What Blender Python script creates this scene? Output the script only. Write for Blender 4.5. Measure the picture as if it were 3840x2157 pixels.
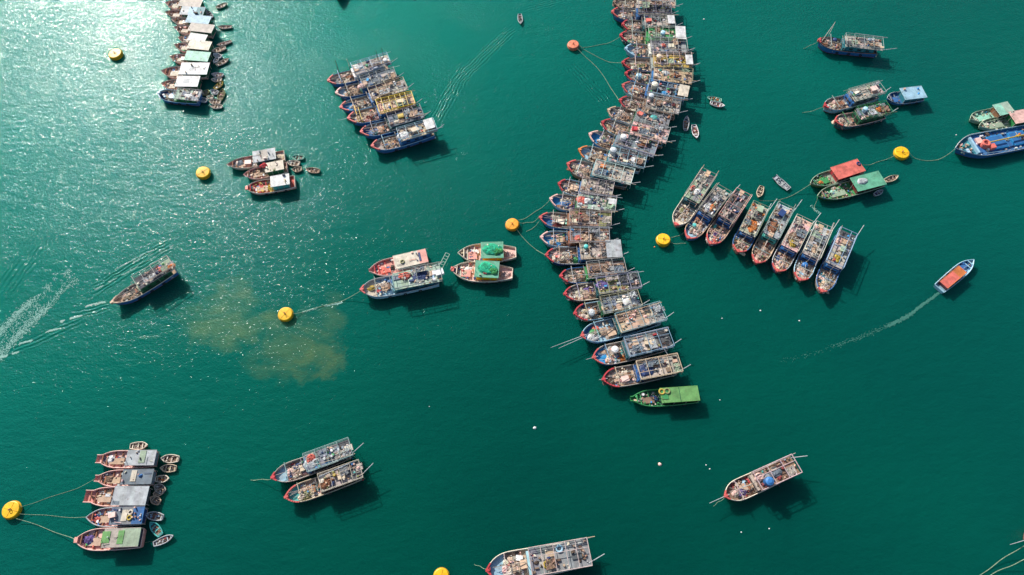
import bpy, math, random
from mathutils import Vector, Matrix, noise
R = math.radians
for o in list(bpy.data.objects): bpy.data.objects.remove(o)
S = bpy.context.scene
COL = S.collection
# ------------------------------------------------------------------ camera
CAM_H = 175.0; PITCH = R(26.0); FPX = 2560.0
cd = bpy.data.cameras.new('camera'); cam = bpy.data.objects.new('camera', cd); COL.objects.link(cam)
cd.sensor_width = 36; cd.lens = 24; cd.clip_start = 1; cd.clip_end = 30000
cam.location = (0, 0, CAM_H); cam.rotation_euler = (PITCH, 0, 0)
S.camera = cam
S.render.resolution_x = 1024; S.render.resolution_y = 575
# ------------------------------------------------------------------ light
SUN_EL = R(34.0); SUN_AZ = math.atan2(-0.575, 0.80)      # azimuth measured from +Y towards +X
w = bpy.data.worlds.new("World"); S.world = w; w.use_nodes = True
nt = w.node_tree; nt.nodes.clear()
sky = nt.nodes.new('ShaderNodeTexSky'); sky.sky_type = 'NISHITA'; sky.sun_disc = False
sky.sun_elevation = SUN_EL; sky.sun_rotation = SUN_AZ; sky.air_density = 1.0; sky.dust_density = 1.5
bg = nt.nodes.new('ShaderNodeBackground'); bg.inputs['Strength'].default_value = 0.085
wo = nt.nodes.new('ShaderNodeOutputWorld')
nt.links.new(sky.outputs[0], bg.inputs[0]); nt.links.new(bg.outputs[0], wo.inputs[0])
sl = bpy.data.lights.new('sun', 'SUN'); sl.energy = 4.6; sl.angle = R(0.53); sl.color = (1.0, 0.95, 0.87)
sun = bpy.data.objects.new('sun', sl); COL.objects.link(sun)
sd = Vector((math.sin(SUN_AZ)*math.cos(SUN_EL), math.cos(SUN_AZ)*math.cos(SUN_EL), math.sin(SUN_EL)))
sun.rotation_euler = sd.to_track_quat('Z', 'Y').to_euler(); sun.location = sd*400
S.view_settings.view_transform = 'Standard'; S.view_settings.look = 'None'
S.view_settings.exposure = 0.45; S.view_settings.gamma = 1.0
S.render.engine = 'CYCLES'

def at(px, py, z=0.0):
    """point at height z seen at photo pixel (3840 x 2157)"""
    x = (px-1920)/FPX; y = (1078.5-py)/FPX
    c, s = math.cos(PITCH), math.sin(PITCH)
    d = Vector((x, y*c + s, y*s - c))
    k = (z-CAM_H)/d.z
    return Vector((d.x*k, d.y*k, z))

# ------------------------------------------------------------------ colours
PAL = {
 'blue': (0.03,0.14,0.36), 'bright blue': (0.03,0.27,0.58), 'light blue': (0.34,0.55,0.68), 'navy': (0.02,0.05,0.16),
 'teal': (0.03,0.20,0.25), 'dark teal': (0.02,0.11,0.13), 'turquoise': (0.08,0.45,0.42), 'mint': (0.30,0.62,0.48),
 'green': (0.05,0.32,0.10), 'bright green': (0.15,0.36,0.11), 'sea green': (0.13,0.42,0.27), 'emerald': (0.02,0.42,0.23), 'blush': (0.85,0.66,0.57), 'dark green': (0.02,0.13,0.06), 'olive': (0.24,0.25,0.10),
 'sage': (0.33,0.42,0.30), 'red': (0.52,0.05,0.06), 'coral': (0.75,0.17,0.13), 'salmon': (0.80,0.36,0.30), 'pink': (0.80,0.50,0.44),
 'orange': (0.72,0.22,0.06), 'yellow': (0.90,0.50,0.01), 'mustard': (0.50,0.36,0.06), 'tan': (0.56,0.39,0.27), 'sand': (0.55,0.44,0.31),
 'brown': (0.27,0.17,0.12), 'dark brown': (0.09,0.06,0.045), 'rust': (0.30,0.13,0.07), 'grey': (0.25,0.26,0.27), 'slate': (0.17,0.21,0.25), 'dark grey': (0.085,0.09,0.10),
 'pale grey': (0.45,0.48,0.50), 'black': (0.02,0.02,0.025), 'white': (0.75,0.75,0.74), 'cream': (0.70,0.62,0.50), 'purple': (0.14,0.09,0.28),
 'weathered': (0.44,0.39,0.34), 'pale green': (0.42,0.55,0.44), 'maroon': (0.25,0.05,0.05),
}
def C(n): return PAL[n] if isinstance(n, str) else n
def jit(c, rnd, a=0.12):
    k = 1 + rnd.uniform(-a, a)
    return tuple(max(0.005, min(0.9, v*k*(1+rnd.uniform(-a/3, a/3)))) for v in c)

# ------------------------------------------------------------------ materials
def mat_col(name, rough=0.6, grime=0.35, scale=0.9, plank=False, bump=0.0, metal=0.0):
    m = bpy.data.materials.new(name); m.use_nodes = True; t = m.node_tree; N = t.nodes; Lk = t.links
    b = N['Principled BSDF']; b.inputs['Roughness'].default_value = rough; b.inputs['Metallic'].default_value = metal
    at_ = N.new('ShaderNodeAttribute'); at_.attribute_name = 'Col'
    tc = N.new('ShaderNodeTexCoord'); oi = N.new('ShaderNodeObjectInfo')
    ad = N.new('ShaderNodeVectorMath'); ad.operation = 'MULTIPLY_ADD'
    Lk.new(oi.outputs['Location'], ad.inputs[0]); ad.inputs[1].default_value = (1.7, 2.3, 0); Lk.new(tc.outputs['Object'], ad.inputs[2])
    n1 = N.new('ShaderNodeTexNoise'); n1.inputs['Scale'].default_value = scale; n1.inputs['Detail'].default_value = 6; n1.inputs['Roughness'].default_value = 0.65
    Lk.new(ad.outputs[0], n1.inputs['Vector'])
    r1 = N.new('ShaderNodeMapRange'); r1.inputs[1].default_value = 0.35; r1.inputs[2].default_value = 0.68
    r1.inputs[3].default_value = 1.15; r1.inputs[4].default_value = 1.0-grime
    Lk.new(n1.outputs[0], r1.inputs[0])
    mx = N.new('ShaderNodeMix'); mx.data_type = 'RGBA'; mx.blend_type = 'MULTIPLY'; mx.inputs[0].default_value = 1
    Lk.new(at_.outputs['Color'], mx.inputs[6]); Lk.new(r1.outputs[0], mx.inputs[7])
    last = mx.outputs[2]
    # rusty / dirty stains with a shape of their own
    n2 = N.new('ShaderNodeTexNoise'); n2.inputs['Scale'].default_value = scale*2.3; n2.inputs['Detail'].default_value = 4
    Lk.new(ad.outputs[0], n2.inputs['Vector'])
    r2 = N.new('ShaderNodeMapRange'); r2.inputs[1].default_value = 0.60; r2.inputs[2].default_value = 0.72; r2.inputs[3].default_value = 0; r2.inputs[4].default_value = grime*1.3
    Lk.new(n2.outputs[0], r2.inputs[0])
    mx2 = N.new('ShaderNodeMix'); mx2.data_type = 'RGBA'; Lk.new(r2.outputs[0], mx2.inputs[0]); Lk.new(last, mx2.inputs[6]); mx2.inputs[7].default_value = (0.16, 0.10, 0.065, 1)
    last = mx2.outputs[2]
    if plank:
        wv = N.new('ShaderNodeTexWave'); wv.bands_direction = 'Y'; wv.inputs['Scale'].default_value = 1.1; wv.inputs['Distortion'].default_value = 0.6
        Lk.new(tc.outputs['Object'], wv.inputs['Vector'])
        r3 = N.new('ShaderNodeMapRange'); r3.inputs[1].default_value = 0.0; r3.inputs[2].default_value = 0.25; r3.inputs[3].default_value = 0.62; r3.inputs[4].default_value = 1
        Lk.new(wv.outputs['Fac'], r3.inputs[0])
        mx3 = N.new('ShaderNodeMix'); mx3.data_type = 'RGBA'; mx3.blend_type = 'MULTIPLY'; mx3.inputs[0].default_value = 1
        Lk.new(last, mx3.inputs[6]); Lk.new(r3.outputs[0], mx3.inputs[7]); last = mx3.outputs[2]
    Lk.new(last, b.inputs['Base Color'])
    if bump:
        bp = N.new('ShaderNodeBump'); bp.inputs['Distance'].default_value = bump; Lk.new(n2.outputs[0], bp.inputs['Height']); Lk.new(bp.outputs[0], b.inputs['Normal'])
    return m
M_PAINT = mat_col('weathered_paint', 0.5, 0.22, 0.9)
M_WOOD = mat_col('worn_deck_planks', 0.8, 0.26, 0.8, plank=True)
M_NET = mat_col('net_and_rope', 0.95, 0.5, 2.2, bump=0.25)
M_SHEET = mat_col('roofing_sheet', 0.6, 0.42, 0.55, plank=True)
M_PIPE = mat_col('painted_pipe', 0.45, 0.25, 1.5)
M_GEAR = mat_col('deck_gear', 0.7, 0.2, 1.5)
M_BUOY = mat_col('buoy_paint', 0.45, 0.24, 0.8)

# ------------------------------------------------------------------ mesh builder
class MB:
    def __init__(s): s.v = []; s.f = []; s.c = []
    def face(s, idx, col): s.f.append(idx); s.c.append(col)
    def box(s, cx, cy, z0, lx, ly, h, col, rz=0.0, taper=0.0):
        b = len(s.v); ca, sa = math.cos(rz), math.sin(rz)
        for z, k in ((z0, 1), (z0+h, 1-taper)):
            for x, y in ((-1,-1),(1,-1),(1,1),(-1,1)):
                X = x*lx/2*k; Y = y*ly/2*k
                s.v.append((cx+X*ca-Y*sa, cy+X*sa+Y*ca, z))
        for q in ((0,3,2,1),(4,5,6,7),(0,1,5,4),(1,2,6,5),(2,3,7,6),(3,0,4,7)):
            s.face([b+i for i in q], col)
        return s
    def tube(s, p, q, r, col, n=6, r2=None, cap=True):
        p = Vector(p); q = Vector(q); d = q-p
        if d.length < 1e-6: return s
        d.normalize(); a = d.orthogonal().normalized(); bb = d.cross(a); b = len(s.v)
        for P, rr in ((p, r), (q, r if r2 is None else r2)):
            for i in range(n):
                t = 2*math.pi*i/n; s.v.append(tuple(P + (a*math.cos(t)+bb*math.sin(t))*rr))
        for i in range(n): s.face([b+i, b+(i+1)%n, b+n+(i+1)%n, b+n+i], col)
        if cap: s.face([b+i for i in range(n)][::-1], col); s.face([b+n+i for i in range(n)], col)
        return s
    def path(s, pts, r, col, n=5):
        """one continuous tube along a polyline"""
        pts = [Vector(p) for p in pts]; b0 = len(s.v)
        for k, P in enumerate(pts):
            d = (pts[min(k+1, len(pts)-1)]-pts[max(k-1, 0)]).normalized()
            a = d.cross(Vector((0,0,1)));
            a = a.normalized() if a.length > 1e-4 else d.orthogonal().normalized(); bb = d.cross(a)
            for i in range(n):
                t = 2*math.pi*i/n; s.v.append(tuple(P + (a*math.cos(t)+bb*math.sin(t))*r))
        for k in range(len(pts)-1):
            for i in range(n):
                A = b0+k*n; B = A+n; s.face([A+i, A+(i+1)%n, B+(i+1)%n, B+i], col)
        return s
    def cyl(s, cx, cy, z0, r, h, col, n=14, r2=None): return s.tube((cx,cy,z0), (cx,cy,z0+h), r, col, n, r2)
    def torus(s, cx, cy, z, R0, r, col, n=16, m=6, tilt=0.0):
        b = len(s.v)
        for i in range(n):
            a = 2*math.pi*i/n
            for j in range(m):
                t = 2*math.pi*j/m; rr = R0+r*math.cos(t); zz = r*math.sin(t)
                x = rr*math.cos(a); y = rr*math.sin(a)
                s.v.append((cx+x, cy+y*math.cos(tilt)-zz*math.sin(tilt), z+zz*math.cos(tilt)+y*math.sin(tilt)))
        for i in range(n):
            for j in range(m):
                s.face([b+i*m+j, b+((i+1)%n)*m+j, b+((i+1)%n)*m+(j+1)%m, b+i*m+(j+1)%m], col)
        return s
    def lump(s, cx, cy, z0, rx, ry, h, col, seed=0, n=16, m=6, rz=0, cols=None, rough=0.35):
        """irregular heap: a low dome with folds"""
        b = len(s.v); ca, sa = math.cos(rz), math.sin(rz); o = Vector((seed*3.17, seed*1.31, 0))
        s.v.append((cx, cy, z0+h*(1+0.2*noise.noise(o))))
        for j in range(1, m+1):
            k = j/m
            for i in range(n):
                a = 2*math.pi*i/n
                nn = noise.noise(o+Vector((math.cos(a)*1.4, math.sin(a)*1.4, k*1.5)))
                n2 = noise.noise(o+Vector((math.cos(a)*4, math.sin(a)*4, k*5)))
                rr = k*(1+rough*nn); X = rx*rr*math.cos(a); Y = ry*rr*math.sin(a)
                z = h*math.sqrt(max(0, 1-k*k))*(1+rough*n2*1.6)
                s.v.append((cx+X*ca-Y*sa, cy+X*sa+Y*ca, z0+max(0, z)))
        rnd = random.Random(seed)
        def cc(): return jit(cols[rnd.randrange(len(cols))] if cols else col, rnd, 0.18)
        for i in range(n): s.face([b, b+1+i, b+1+(i+1)%n], cc())
        for j in range(m-1):
            for i in range(n):
                A = b+1+j*n; B = A+n; s.face([A+i, B+i, B+(i+1)%n, A+(i+1)%n], cc())
        return s
    def build(s, name, mat, parent=None, loc=None, rz=0, smooth=False):
        me = bpy.data.meshes.new(name); me.from_pydata(s.v, [], s.f); me.materials.append(mat)
        ca = me.color_attributes.new('Col', 'FLOAT_COLOR', 'CORNER')
        buf = []
        for p, c in zip(me.polygons, s.c):
            for _ in range(p.loop_total): buf += [c[0], c[1], c[2], 1.0]
        ca.data.foreach_set('color', buf)
        if smooth: me.polygons.foreach_set('use_smooth', [True]*len(me.polygons))
        me.update()
        o = bpy.data.objects.new(name, me); COL.objects.link(o)
        if parent is not None: o.parent = parent
        if loc is not None: o.location = loc
        o.rotation_euler[2] = rz
        return o
def tag(o, label=None, cat=None, group=None, kind=None):
    if label: o['label'] = label
    if cat: o['category'] = cat
    if group: o['group'] = group
    if kind: o['kind'] = kind
    return o
def empty(name, loc, rz=0):
    o = bpy.data.objects.new(name, None); o.empty_display_size = 0.5; COL.objects.link(o); o.location = loc; o.rotation_euler[2] = rz; return o
# ------------------------------------------------------------------ water
SED = [ # sediment plume blobs: px, py, radius_x m, radius_y m, strength
 (860,1150,6.5,8,0.9),(800,1200,8,7,1.0),(900,1225,9,6,1.0),(1000,1205,8,4,0.95),(850,1265,5,4,0.7),(1080,1225,6,4,0.6),
 (1110,1290,8,8,0.75),(1090,1340,7,5,0.7),(1190,1335,7,5,1.0),(1150,1360,6,3.5,0.9),(1230,1200,4,8,0.55),(1030,1370,8,5,0.5)]
def water_material():
    m = bpy.data.materials.new('sea_water'); m.use_nodes = True; t = m.node_tree; N = t.nodes; Lk = t.links
    N.clear()
    out = N.new('ShaderNodeOutputMaterial'); tc = N.new('ShaderNodeTexCoord'); P = tc.outputs['Object']
    def val(x):
        return x
    def M(op, a, b=None, c=None, clamp=False):
        n = N.new('ShaderNodeMath'); n.operation = op; n.use_clamp = clamp
        for i, v in enumerate((a, b, c)):
            if v is None: continue
            if hasattr(v, 'is_output') or hasattr(v, 'links'): Lk.new(v, n.inputs[i])
            else: n.inputs[i].default_value = v
        return n.outputs[0]
    def noise_(scale, detail=2, sx=1, sy=1, rz=0, dist=0.0, rough=0.5, off=0):
        mp = N.new('ShaderNodeMapping'); mp.inputs['Rotation'].default_value = (0, 0, rz); mp.inputs['Scale'].default_value = (sx, sy, 1); mp.inputs['Location'].default_value = (off, off*0.7, 0)
        Lk.new(P, mp.inputs[0]); n = N.new('ShaderNodeTexNoise'); n.inputs['Scale'].default_value = scale; n.inputs['Detail'].default_value = detail
        n.inputs['Distortion'].default_value = dist; n.inputs['Roughness'].default_value = rough
        Lk.new(mp.outputs[0], n.inputs['Vector']); return n.outputs[0]
    def rng(v, a, b, c=0.0, d=1.0, smooth=True):
        n = N.new('ShaderNodeMapRange'); n.interpolation_type = 'SMOOTHSTEP' if smooth else 'LINEAR'
        Lk.new(v, n.inputs[0])
        for i, q in enumerate((a, b, c, d)): n.inputs[i+1].default_value = q
        return n.outputs[0]
    sep = N.new('ShaderNodeSeparateXYZ'); Lk.new(P, sep.inputs[0]); X, Y = sep.outputs[0], sep.outputs[1]
    # --- wave heights in metres
    gust = noise_(0.022, 3, 1, 1.6, 0.4)
    lee = rng(M('ADD', M('MULTIPLY', X, -0.2), Y), 25, 135, 0.30, 1.0)
    gustm = M('MULTIPLY', rng(gust, 0.33, 0.66, 0.74, 1.15), lee)
    h = M('MULTIPLY', noise_(0.16, 2, 1, 2.2, 0.5, 0.3), 0.16)
    h = M('MULTIPLY_ADD', noise_(0.55, 2, 1, 1.8, 0.95, 0.6, off=31), 0.085, h)
    small = M('MULTIPLY', noise_(1.7, 2, 1, 1.4, 0.65, 0.8, 0.5, off=77), 0.13)
    h = M('ADD', h, M('MULTIPLY', small, gustm))
    # --- boat wave trains: parallel ridges along a line
    WOB = M('MULTIPLY', noise_(0.25, 1), 1.6); BRK = rng(noise_(0.5, 1, off=3), 0.35, 0.6, 0.3, 1)
    def train(p0, p1, half, wl, amp, skew=0.0):
        nonlocal h
        a = at(*p0); b = at(*p1); c = (a+b)/2; L = (b-a).length; ang = math.atan2(b.y-a.y, b.x-a.x)
        dx = M('SUBTRACT', X, c.x); dy = M('SUBTRACT', Y, c.y); ca, sa = math.cos(ang), math.sin(ang)
        u = M('ADD', M('MULTIPLY', dx, ca), M('MULTIPLY', dy, sa)); v = M('ADD', M('MULTIPLY', dx, -sa), M('MULTIPLY', dy, ca))
        wob = WOB
        ph = M('MULTIPLY', M('ADD', M('ADD', v, M('MULTIPLY', u, skew)), wob), 2*math.pi/wl)
        sn = M('SINE', ph)
        mu = rng(M('ABSOLUTE', u), L*0.3, L*0.55, 1, 0); mv = rng(M('ABSOLUTE', v), half*0.35, half, 1, 0)
        brk = BRK
        h = M('MULTIPLY_ADD', M('MULTIPLY', sn, amp), M('MULTIPLY', M('MULTIPLY', mu, mv), brk), h)
    train((320,1110),(660,900), 3.2, 1.15, 0.085)
    train((250,1190),(420,1150), 2.0, 1.1, 0.06)
    train((1690,330),(1935,95), 3.6, 1.0, 0.075)
    train((1620,470),(1760,240), 4.0, 1.0, 0.05)
    train((0,1120),(190,850), 6, 1.4, 0.06)
    train((2130,240),(2290,400), 4.0, 1.1, 0.07)
    train((1960,40),(2120,0), 2.5, 1.0, 0.05)
    train((20,1330),(330,1190), 2.2, 1.3, 0.07)
    bump = N.new('ShaderNodeBump'); bump.inputs['Strength'].default_value = 1.0; bump.inputs['Distance'].default_value = 1.0
    Lk.new(h, bump.inputs['Height'])
    # --- colour of the water body
    big = noise_(0.012, 4, 1, 1.3, 0.3)
    cr = N.new('ShaderNodeMix'); cr.data_type = 'RGBA'; Lk.new(rng(big, 0.35, 0.65), cr.inputs[0])
    cr.inputs[6].default_value = (0.0001, 0.0345, 0.0262, 1); cr.inputs[7].default_value = (0.0001, 0.045, 0.031, 1)
    last = cr.outputs[2]
    # sediment plume
    dist = noise_(0.10, 6, rough=0.68); dist2 = noise_(0.10, 6, rough=0.68, off=50)
    wx = M('MULTIPLY_ADD', M('SUBTRACT', dist, 0.5), 20, X); wy = M('MULTIPLY_ADD', M('SUBTRACT', dist2, 0.5), 22, Y)
    tot = None
    for px, py, rx, ry, s in SED:
        c = at(px, py)
        a = M('DIVIDE', M('SUBTRACT', wx, c.x), rx*0.84); b = M('DIVIDE', M('SUBTRACT', wy, c.y), ry*0.80)
        d = M('ADD', M('MULTIPLY', a, a), M('MULTIPLY', b, b))
        e = M('MULTIPLY', M('POWER', rng(d, 0.0, 2.4, 1, 0, False), 1.35), s)
        tot = e if tot is None else M('MAXIMUM', tot, e)
    wisp = rng(noise_(0.09, 4, 1, 1.7, 0.5, 1.2, 0.55, off=23), 0.34, 0.62, 0.42, 1.0)
    grain = rng(noise_(1.4, 4, rough=0.7, off=9), 0.3, 0.7, 0.88, 1.0)
    fac = M('MULTIPLY', M('MULTIPLY', M('MULTIPLY', tot, grain), wisp), 1.0)
    m1 = N.new('ShaderNodeMix'); m1.data_type = 'RGBA'; Lk.new(fac, m1.inputs[0]); Lk.new(last, m1.inputs[6]); m1.inputs[7].default_value = (0.070, 0.095, 0.032, 1)
    last = m1.outputs[2]
    pb = N.new('ShaderNodeBsdfPrincipled')
    Lk.new(last, pb.inputs['Base Color']); pb.inputs['IOR'].default_value = 1.33; pb.inputs['Roughness'].default_value = 0.085; pb.inputs['Specular IOR Level'].default_value = 0.13
    pb.inputs['Subsurface Weight'].default_value = 1.0; pb.inputs['Subsurface Scale'].default_value = 6.5
    pb.inputs['Subsurface Radius'].default_value = (0.4, 1.0, 0.8)
    pb.subsurface_method = 'BURLEY'
    Lk.new(bump.outputs[0], pb.inputs['Normal'])
    gl = N.new('ShaderNodeBsdfGlossy'); gl.distribution = 'GGX'; gl.inputs['Roughness'].default_value = 0.72; gl.inputs['Color'].default_value = (0.0003, 0.062, 0.047, 1)
    Lk.new(bump.outputs[0], gl.inputs['Normal'])
    lw = N.new('ShaderNodeLayerWeight'); lw.inputs['Blend'].default_value = 0.5
    gm = N.new('ShaderNodeMix'); gm.data_type = 'RGBA'; Lk.new(rng(lw.outputs['Facing'], 0.0, 0.34, 0, 1, False), gm.inputs[0])
    gm.inputs[6].default_value = (0.0003, 0.022, 0.017, 1); gm.inputs[7].default_value = (0.003, 0.105, 0.088, 1); Lk.new(gm.outputs[2], gl.inputs['Color'])
    ad = N.new('ShaderNodeAddShader'); Lk.new(pb.outputs[0], ad.inputs[0]); Lk.new(gl.outputs[0], ad.inputs[1])
    Lk.new(ad.outputs[0], out.inputs['Surface'])
    return m
me = bpy.data.meshes.new('sea'); q = 9000
me.from_pydata([(-q,-q,0),(q,-q,0),(q,q,0),(-q,q,0)], [], [(0,1,2,3)]); me.materials.append(water_material())
sea = bpy.data.objects.new('sea', me); COL.objects.link(sea); sea['kind'] = 'structure'
# ------------------------------------------------------------------ boats
def hull_w(t, B, tr=0.80, full=0.55, p=2.3):
    """half beam at t (0 = transom, 1 = bow)"""
    if t < full: return B/2*(1-(1-tr)*((full-t)/full)**2)
    return B/2*max(0.0, 1-((t-full)/(1-full))**p)
def sheer(t, D):
    return D*(1+0.16*max(0, (0.4-t)/0.4)**2+0.62*max(0, (t-0.45)/0.55)**2.0)
def make_hull(par, L, B, D, hullc, rail, inner, deckc, bowc, rnd, tr=0.8, full=0.55, p=2.3, bw=0.75, boot=None, blunt=0.0):
    """hull (with bulwark), gunwale and deck parts; returns functions for placing things on deck"""
    n = 22; ts = [1-(1-i/n)**1.25 for i in range(n+1)]
    W = lambda t: max(hull_w(t, B, tr, full, p), blunt*B/2)
    X = lambda t: (t-0.5)*L
    dz = lambda t: sheer(t, D)-bw
    h = MB()
    prof = []
    for t in ts:
        w_ = W(t); z = sheer(t, D); rake = 0.055*L*max(0, (t-0.6)/0.4)**2
        ring = []
        for (k, zz, rk) in ((0.55, -0.55, 1.25), (0.86, 0.05, 0.9), (0.93, 0.42, 0.75), (1.0, z*0.72, 0.3), (1.03, z, 0.0)):
            ring.append((X(t)-rake*rk, max(w_*k, 0.03), zz))
        wi = max(w_-0.14, 0.02); ring.append((X(t)-0.0, wi, z)); ring.append((X(t)-0.02*L*(t > 0.97), wi, dz(t)-0.05))
        prof.append(ring)
    m = len(prof[0])
    for sgn in (1, -1):
        b = len(h.v)
        for ring in prof:
            for (x, y, z) in ring: h.v.append((x, y*sgn, z))
        for i in range(n):
            for j in range(m-1):
                A = b+i*m+j; B_ = A+m
                f = [A, B_, B_+1, A+1]
                c = (boot or tuple(v*0.45 for v in hullc)) if j < 1 else (hullc if j < 4 else (rail if j == 4 else inner))
                if j in (1,): c = boot or c
                h.face(f if sgn > 0 else f[::-1], jit(c, rnd, 0.06))
    # transom
    for j in range(4):
        h.face([j, j+1, m*(n+1)+j+1, m*(n+1)+j], hullc)
    # stem
    a = n*m
    for j in range(4): h.face([a+j, m*(n+1)+a+j, m*(n+1)+a+j+1, a+j+1], hullc)
    h.build('hull', M_PAINT, par)
    g = MB()
    for sgn in (1, -1):
        pts = [(X(t)+(0.05 if t == 1 else 0), sgn*(W(t)+0.0), sheer(t, D)+0.05) for t in ts]
        g.path(pts, 0.13, rail, 4)
    g.path([(X(0), -W(0), sheer(0, D)+0.05), (X(0), W(0), sheer(0, D)+0.05)], 0.12, rail, 4)
    g.build('gunwale', M_PAINT, par)
    d = MB(); b = 0
    for i, t in enumerate(ts):
        y = max(W(t)-0.13, 0.02); d.v.append((X(t), -y, dz(t))); d.v.append((X(t), y, dz(t)))
    for i in range(n):
        c = bowc if ts[i] > 0.80 else deckc
        d.face([2*i, 2*i+2, 2*i+3, 2*i+1], jit(c, rnd, 0.1))
    d.build('deck', M_WOOD, par)
    return X, W, dz
CLUT = [('brown',4),('dark brown',5),('tan',7),('weathered',7),('cream',6),('white',5),('pale grey',5),('grey',3),('dark grey',3),('navy',3),('blue',2),('bright blue',1),('rust',2),('green',1),('turquoise',1),('red',1),('coral',1),('pink',5),('black',4),('olive',1),('light blue',1)]
CL = [PAL[c] for c, k in CLUT for _ in range(k)]
def scatter(mb, rnd, n, area, zf, smax=1.0, cols=None, hmax=0.6):
    for _ in range(n):
        x, y = area(); s = rnd.uniform(0.25, smax)*rnd.choice([1, 1, 0.7]); c = jit(rnd.choice(cols or CL), rnd, 0.2)
        k = rnd.random(); z = zf(x)
        if k < 0.45: mb.box(x, y, z, s*rnd.uniform(0.6, 1.8), s*rnd.uniform(0.5, 1), rnd.uniform(0.12, hmax), c, rnd.choice([0, 0, 1.57, rnd.uniform(0, 3)]), rnd.choice([0, 0.15]))
        elif k < 0.65: mb.cyl(x, y, z, s*0.32, rnd.uniform(0.3, 0.8), c, 9)
        elif k < 0.85: mb.lump(x, y, z, s*0.8, s*0.55, rnd.uniform(0.15, 0.45), c, rnd.randrange(999), 9, 3, rnd.uniform(0, 3))
        elif k < 0.93:
            a = rnd.choice([0, 0, 0.15, -0.15, 1.5]); l = rnd.uniform(0.8, 2.4)
            mb.tube((x-l/2*math.cos(a), y-l/2*math.sin(a), z+0.15), (x+l/2*math.cos(a), y+l/2*math.sin(a), z+0.2), 0.06, c, 5)
        else: mb.torus(x, y, z+0.12, s*0.35, 0.09, c, 10, 5)
KINDW = {}
BOATS = []
def frame_of(bow, stern, zb, zs):
    a = at(bow[0], bow[1], zb); b = at(stern[0], stern[1], zs); d = Vector((a.x-b.x, a.y-b.y)); L = d.length
    return Vector(((a.x+b.x)/2, (a.y+b.y)/2, 0)), L, math.atan2(d.y, d.x)
def place_items(sp, root, L, B, zdeck, zroof, X, rnd, roofspan, W):
    """loose things lying on the boat: each one top-level. items: (kind, colour, u from bow, v across, size, where)"""
    seen = {}
    mat = root.matrix_basis
    for (kind, col, u, v, s, where) in sp.get('items', []):
        x = (0.5-u)*L; z = zroof if where == 'roof' else zdeck(1-u)
        hw = B*0.44 if where == 'roof' else max(0.5, W(1-u)-0.2); s = min(s, hw*0.85); y = max(-1, min(1, v))*max(0.0, hw-0.55*s)
        c = C(col); q = MB()
        wh = {'roof': 'on the roof of', 'deck': 'on the foredeck of', 'stern': 'at the stern of'}[where]
        if kind == 'net':
            q.lump(0, 0, 0, s*1.25, s*0.85, 0.55, c, rnd.randrange(999), 18, 6, 0, [c, tuple(k*0.75 for k in c), tuple(min(1, k*1.25) for k in c)], 0.45)
            nm, cat, ph, mt = 'net_heap', 'fishing net', 'net heap', M_NET
        elif kind == 'tarp':
            q.lump(0, 0, 0, s*1.2, s*0.9, 0.4, c, rnd.randrange(999), 12, 4, 0, None, 0.25)
            nm, cat, ph, mt = 'tarpaulin', 'tarpaulin', 'crumpled tarpaulin', M_SHEET
        elif kind == 'crates':
            for i in range(2):
                for j in range(2):
                    q.box((i-.5)*0.62*s, (j-.5)*0.5*s, 0, 0.58*s, 0.46*s, 0.35+0.3*((i+j) % 2), jit(c, rnd, 0.12))
            nm, cat, ph, mt = 'crate_stack', 'crates', 'crate stack', M_GEAR
        elif kind == 'drum':
            q.cyl(0, 0, 0, 0.42*s, 0.85*s, c, 14); q.torus(0, 0, 0.85*s, 0.38*s, 0.05, tuple(k*0.7 for k in c), 14, 4)
            nm, cat, ph, mt = 'drum', 'drum', 'round drum', M_PAINT
        elif kind == 'tyre':
            q.torus(0, 0, 0.15, 0.5*s, 0.17*s, c, 16, 6); nm, cat, ph, mt = 'tyre', 'tyre', 'tyre', M_GEAR
        elif kind == 'box':
            q.box(0, 0, 0, 1.1*s, 0.8*s, 0.5*s, c); q.box(0, 0, 0.5*s, 1.16*s, 0.86*s, 0.06, tuple(min(.85, k*1.2) for k in c))
            nm, cat, ph, mt = 'fish_box', 'box', 'fish box', M_PAINT
        P = mat @ Vector((x, y, z))
        o = q.build(nm, mt, None, P, root.rotation_euler[2]+rnd.uniform(-0.3, 0.3), kind in ('net',))
        lab = '%s %s %s %s' % (col, ph, wh, sp['ref'])
        k2 = lab; seen[k2] = seen.get(k2, 0)+1
        if seen[k2] > 1: lab = 'second '+lab
        if len(lab.split()) > 16: lab = lab.replace('crumpled ', '').replace('fishing ', '')
        if len(lab.split()) > 16: lab = lab.replace('on the roof of', 'on')
        tag(o, lab, cat, 'loose gear lying on the boats')
def boat_root(sp, name, zb, zs):
    c, L, a = frame_of(sp['bow'], sp['stern'], zb, zs)
    root = empty(name, c, a)
    bpy.context.view_layer.update() if False else None
    root.matrix_basis = Matrix.Translation(c) @ Matrix.Rotation(a, 4, 'Z')
    tag(root, sp['label'], sp.get('cat', 'fishing boat'), sp.get('group'))
    return root, L
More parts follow.
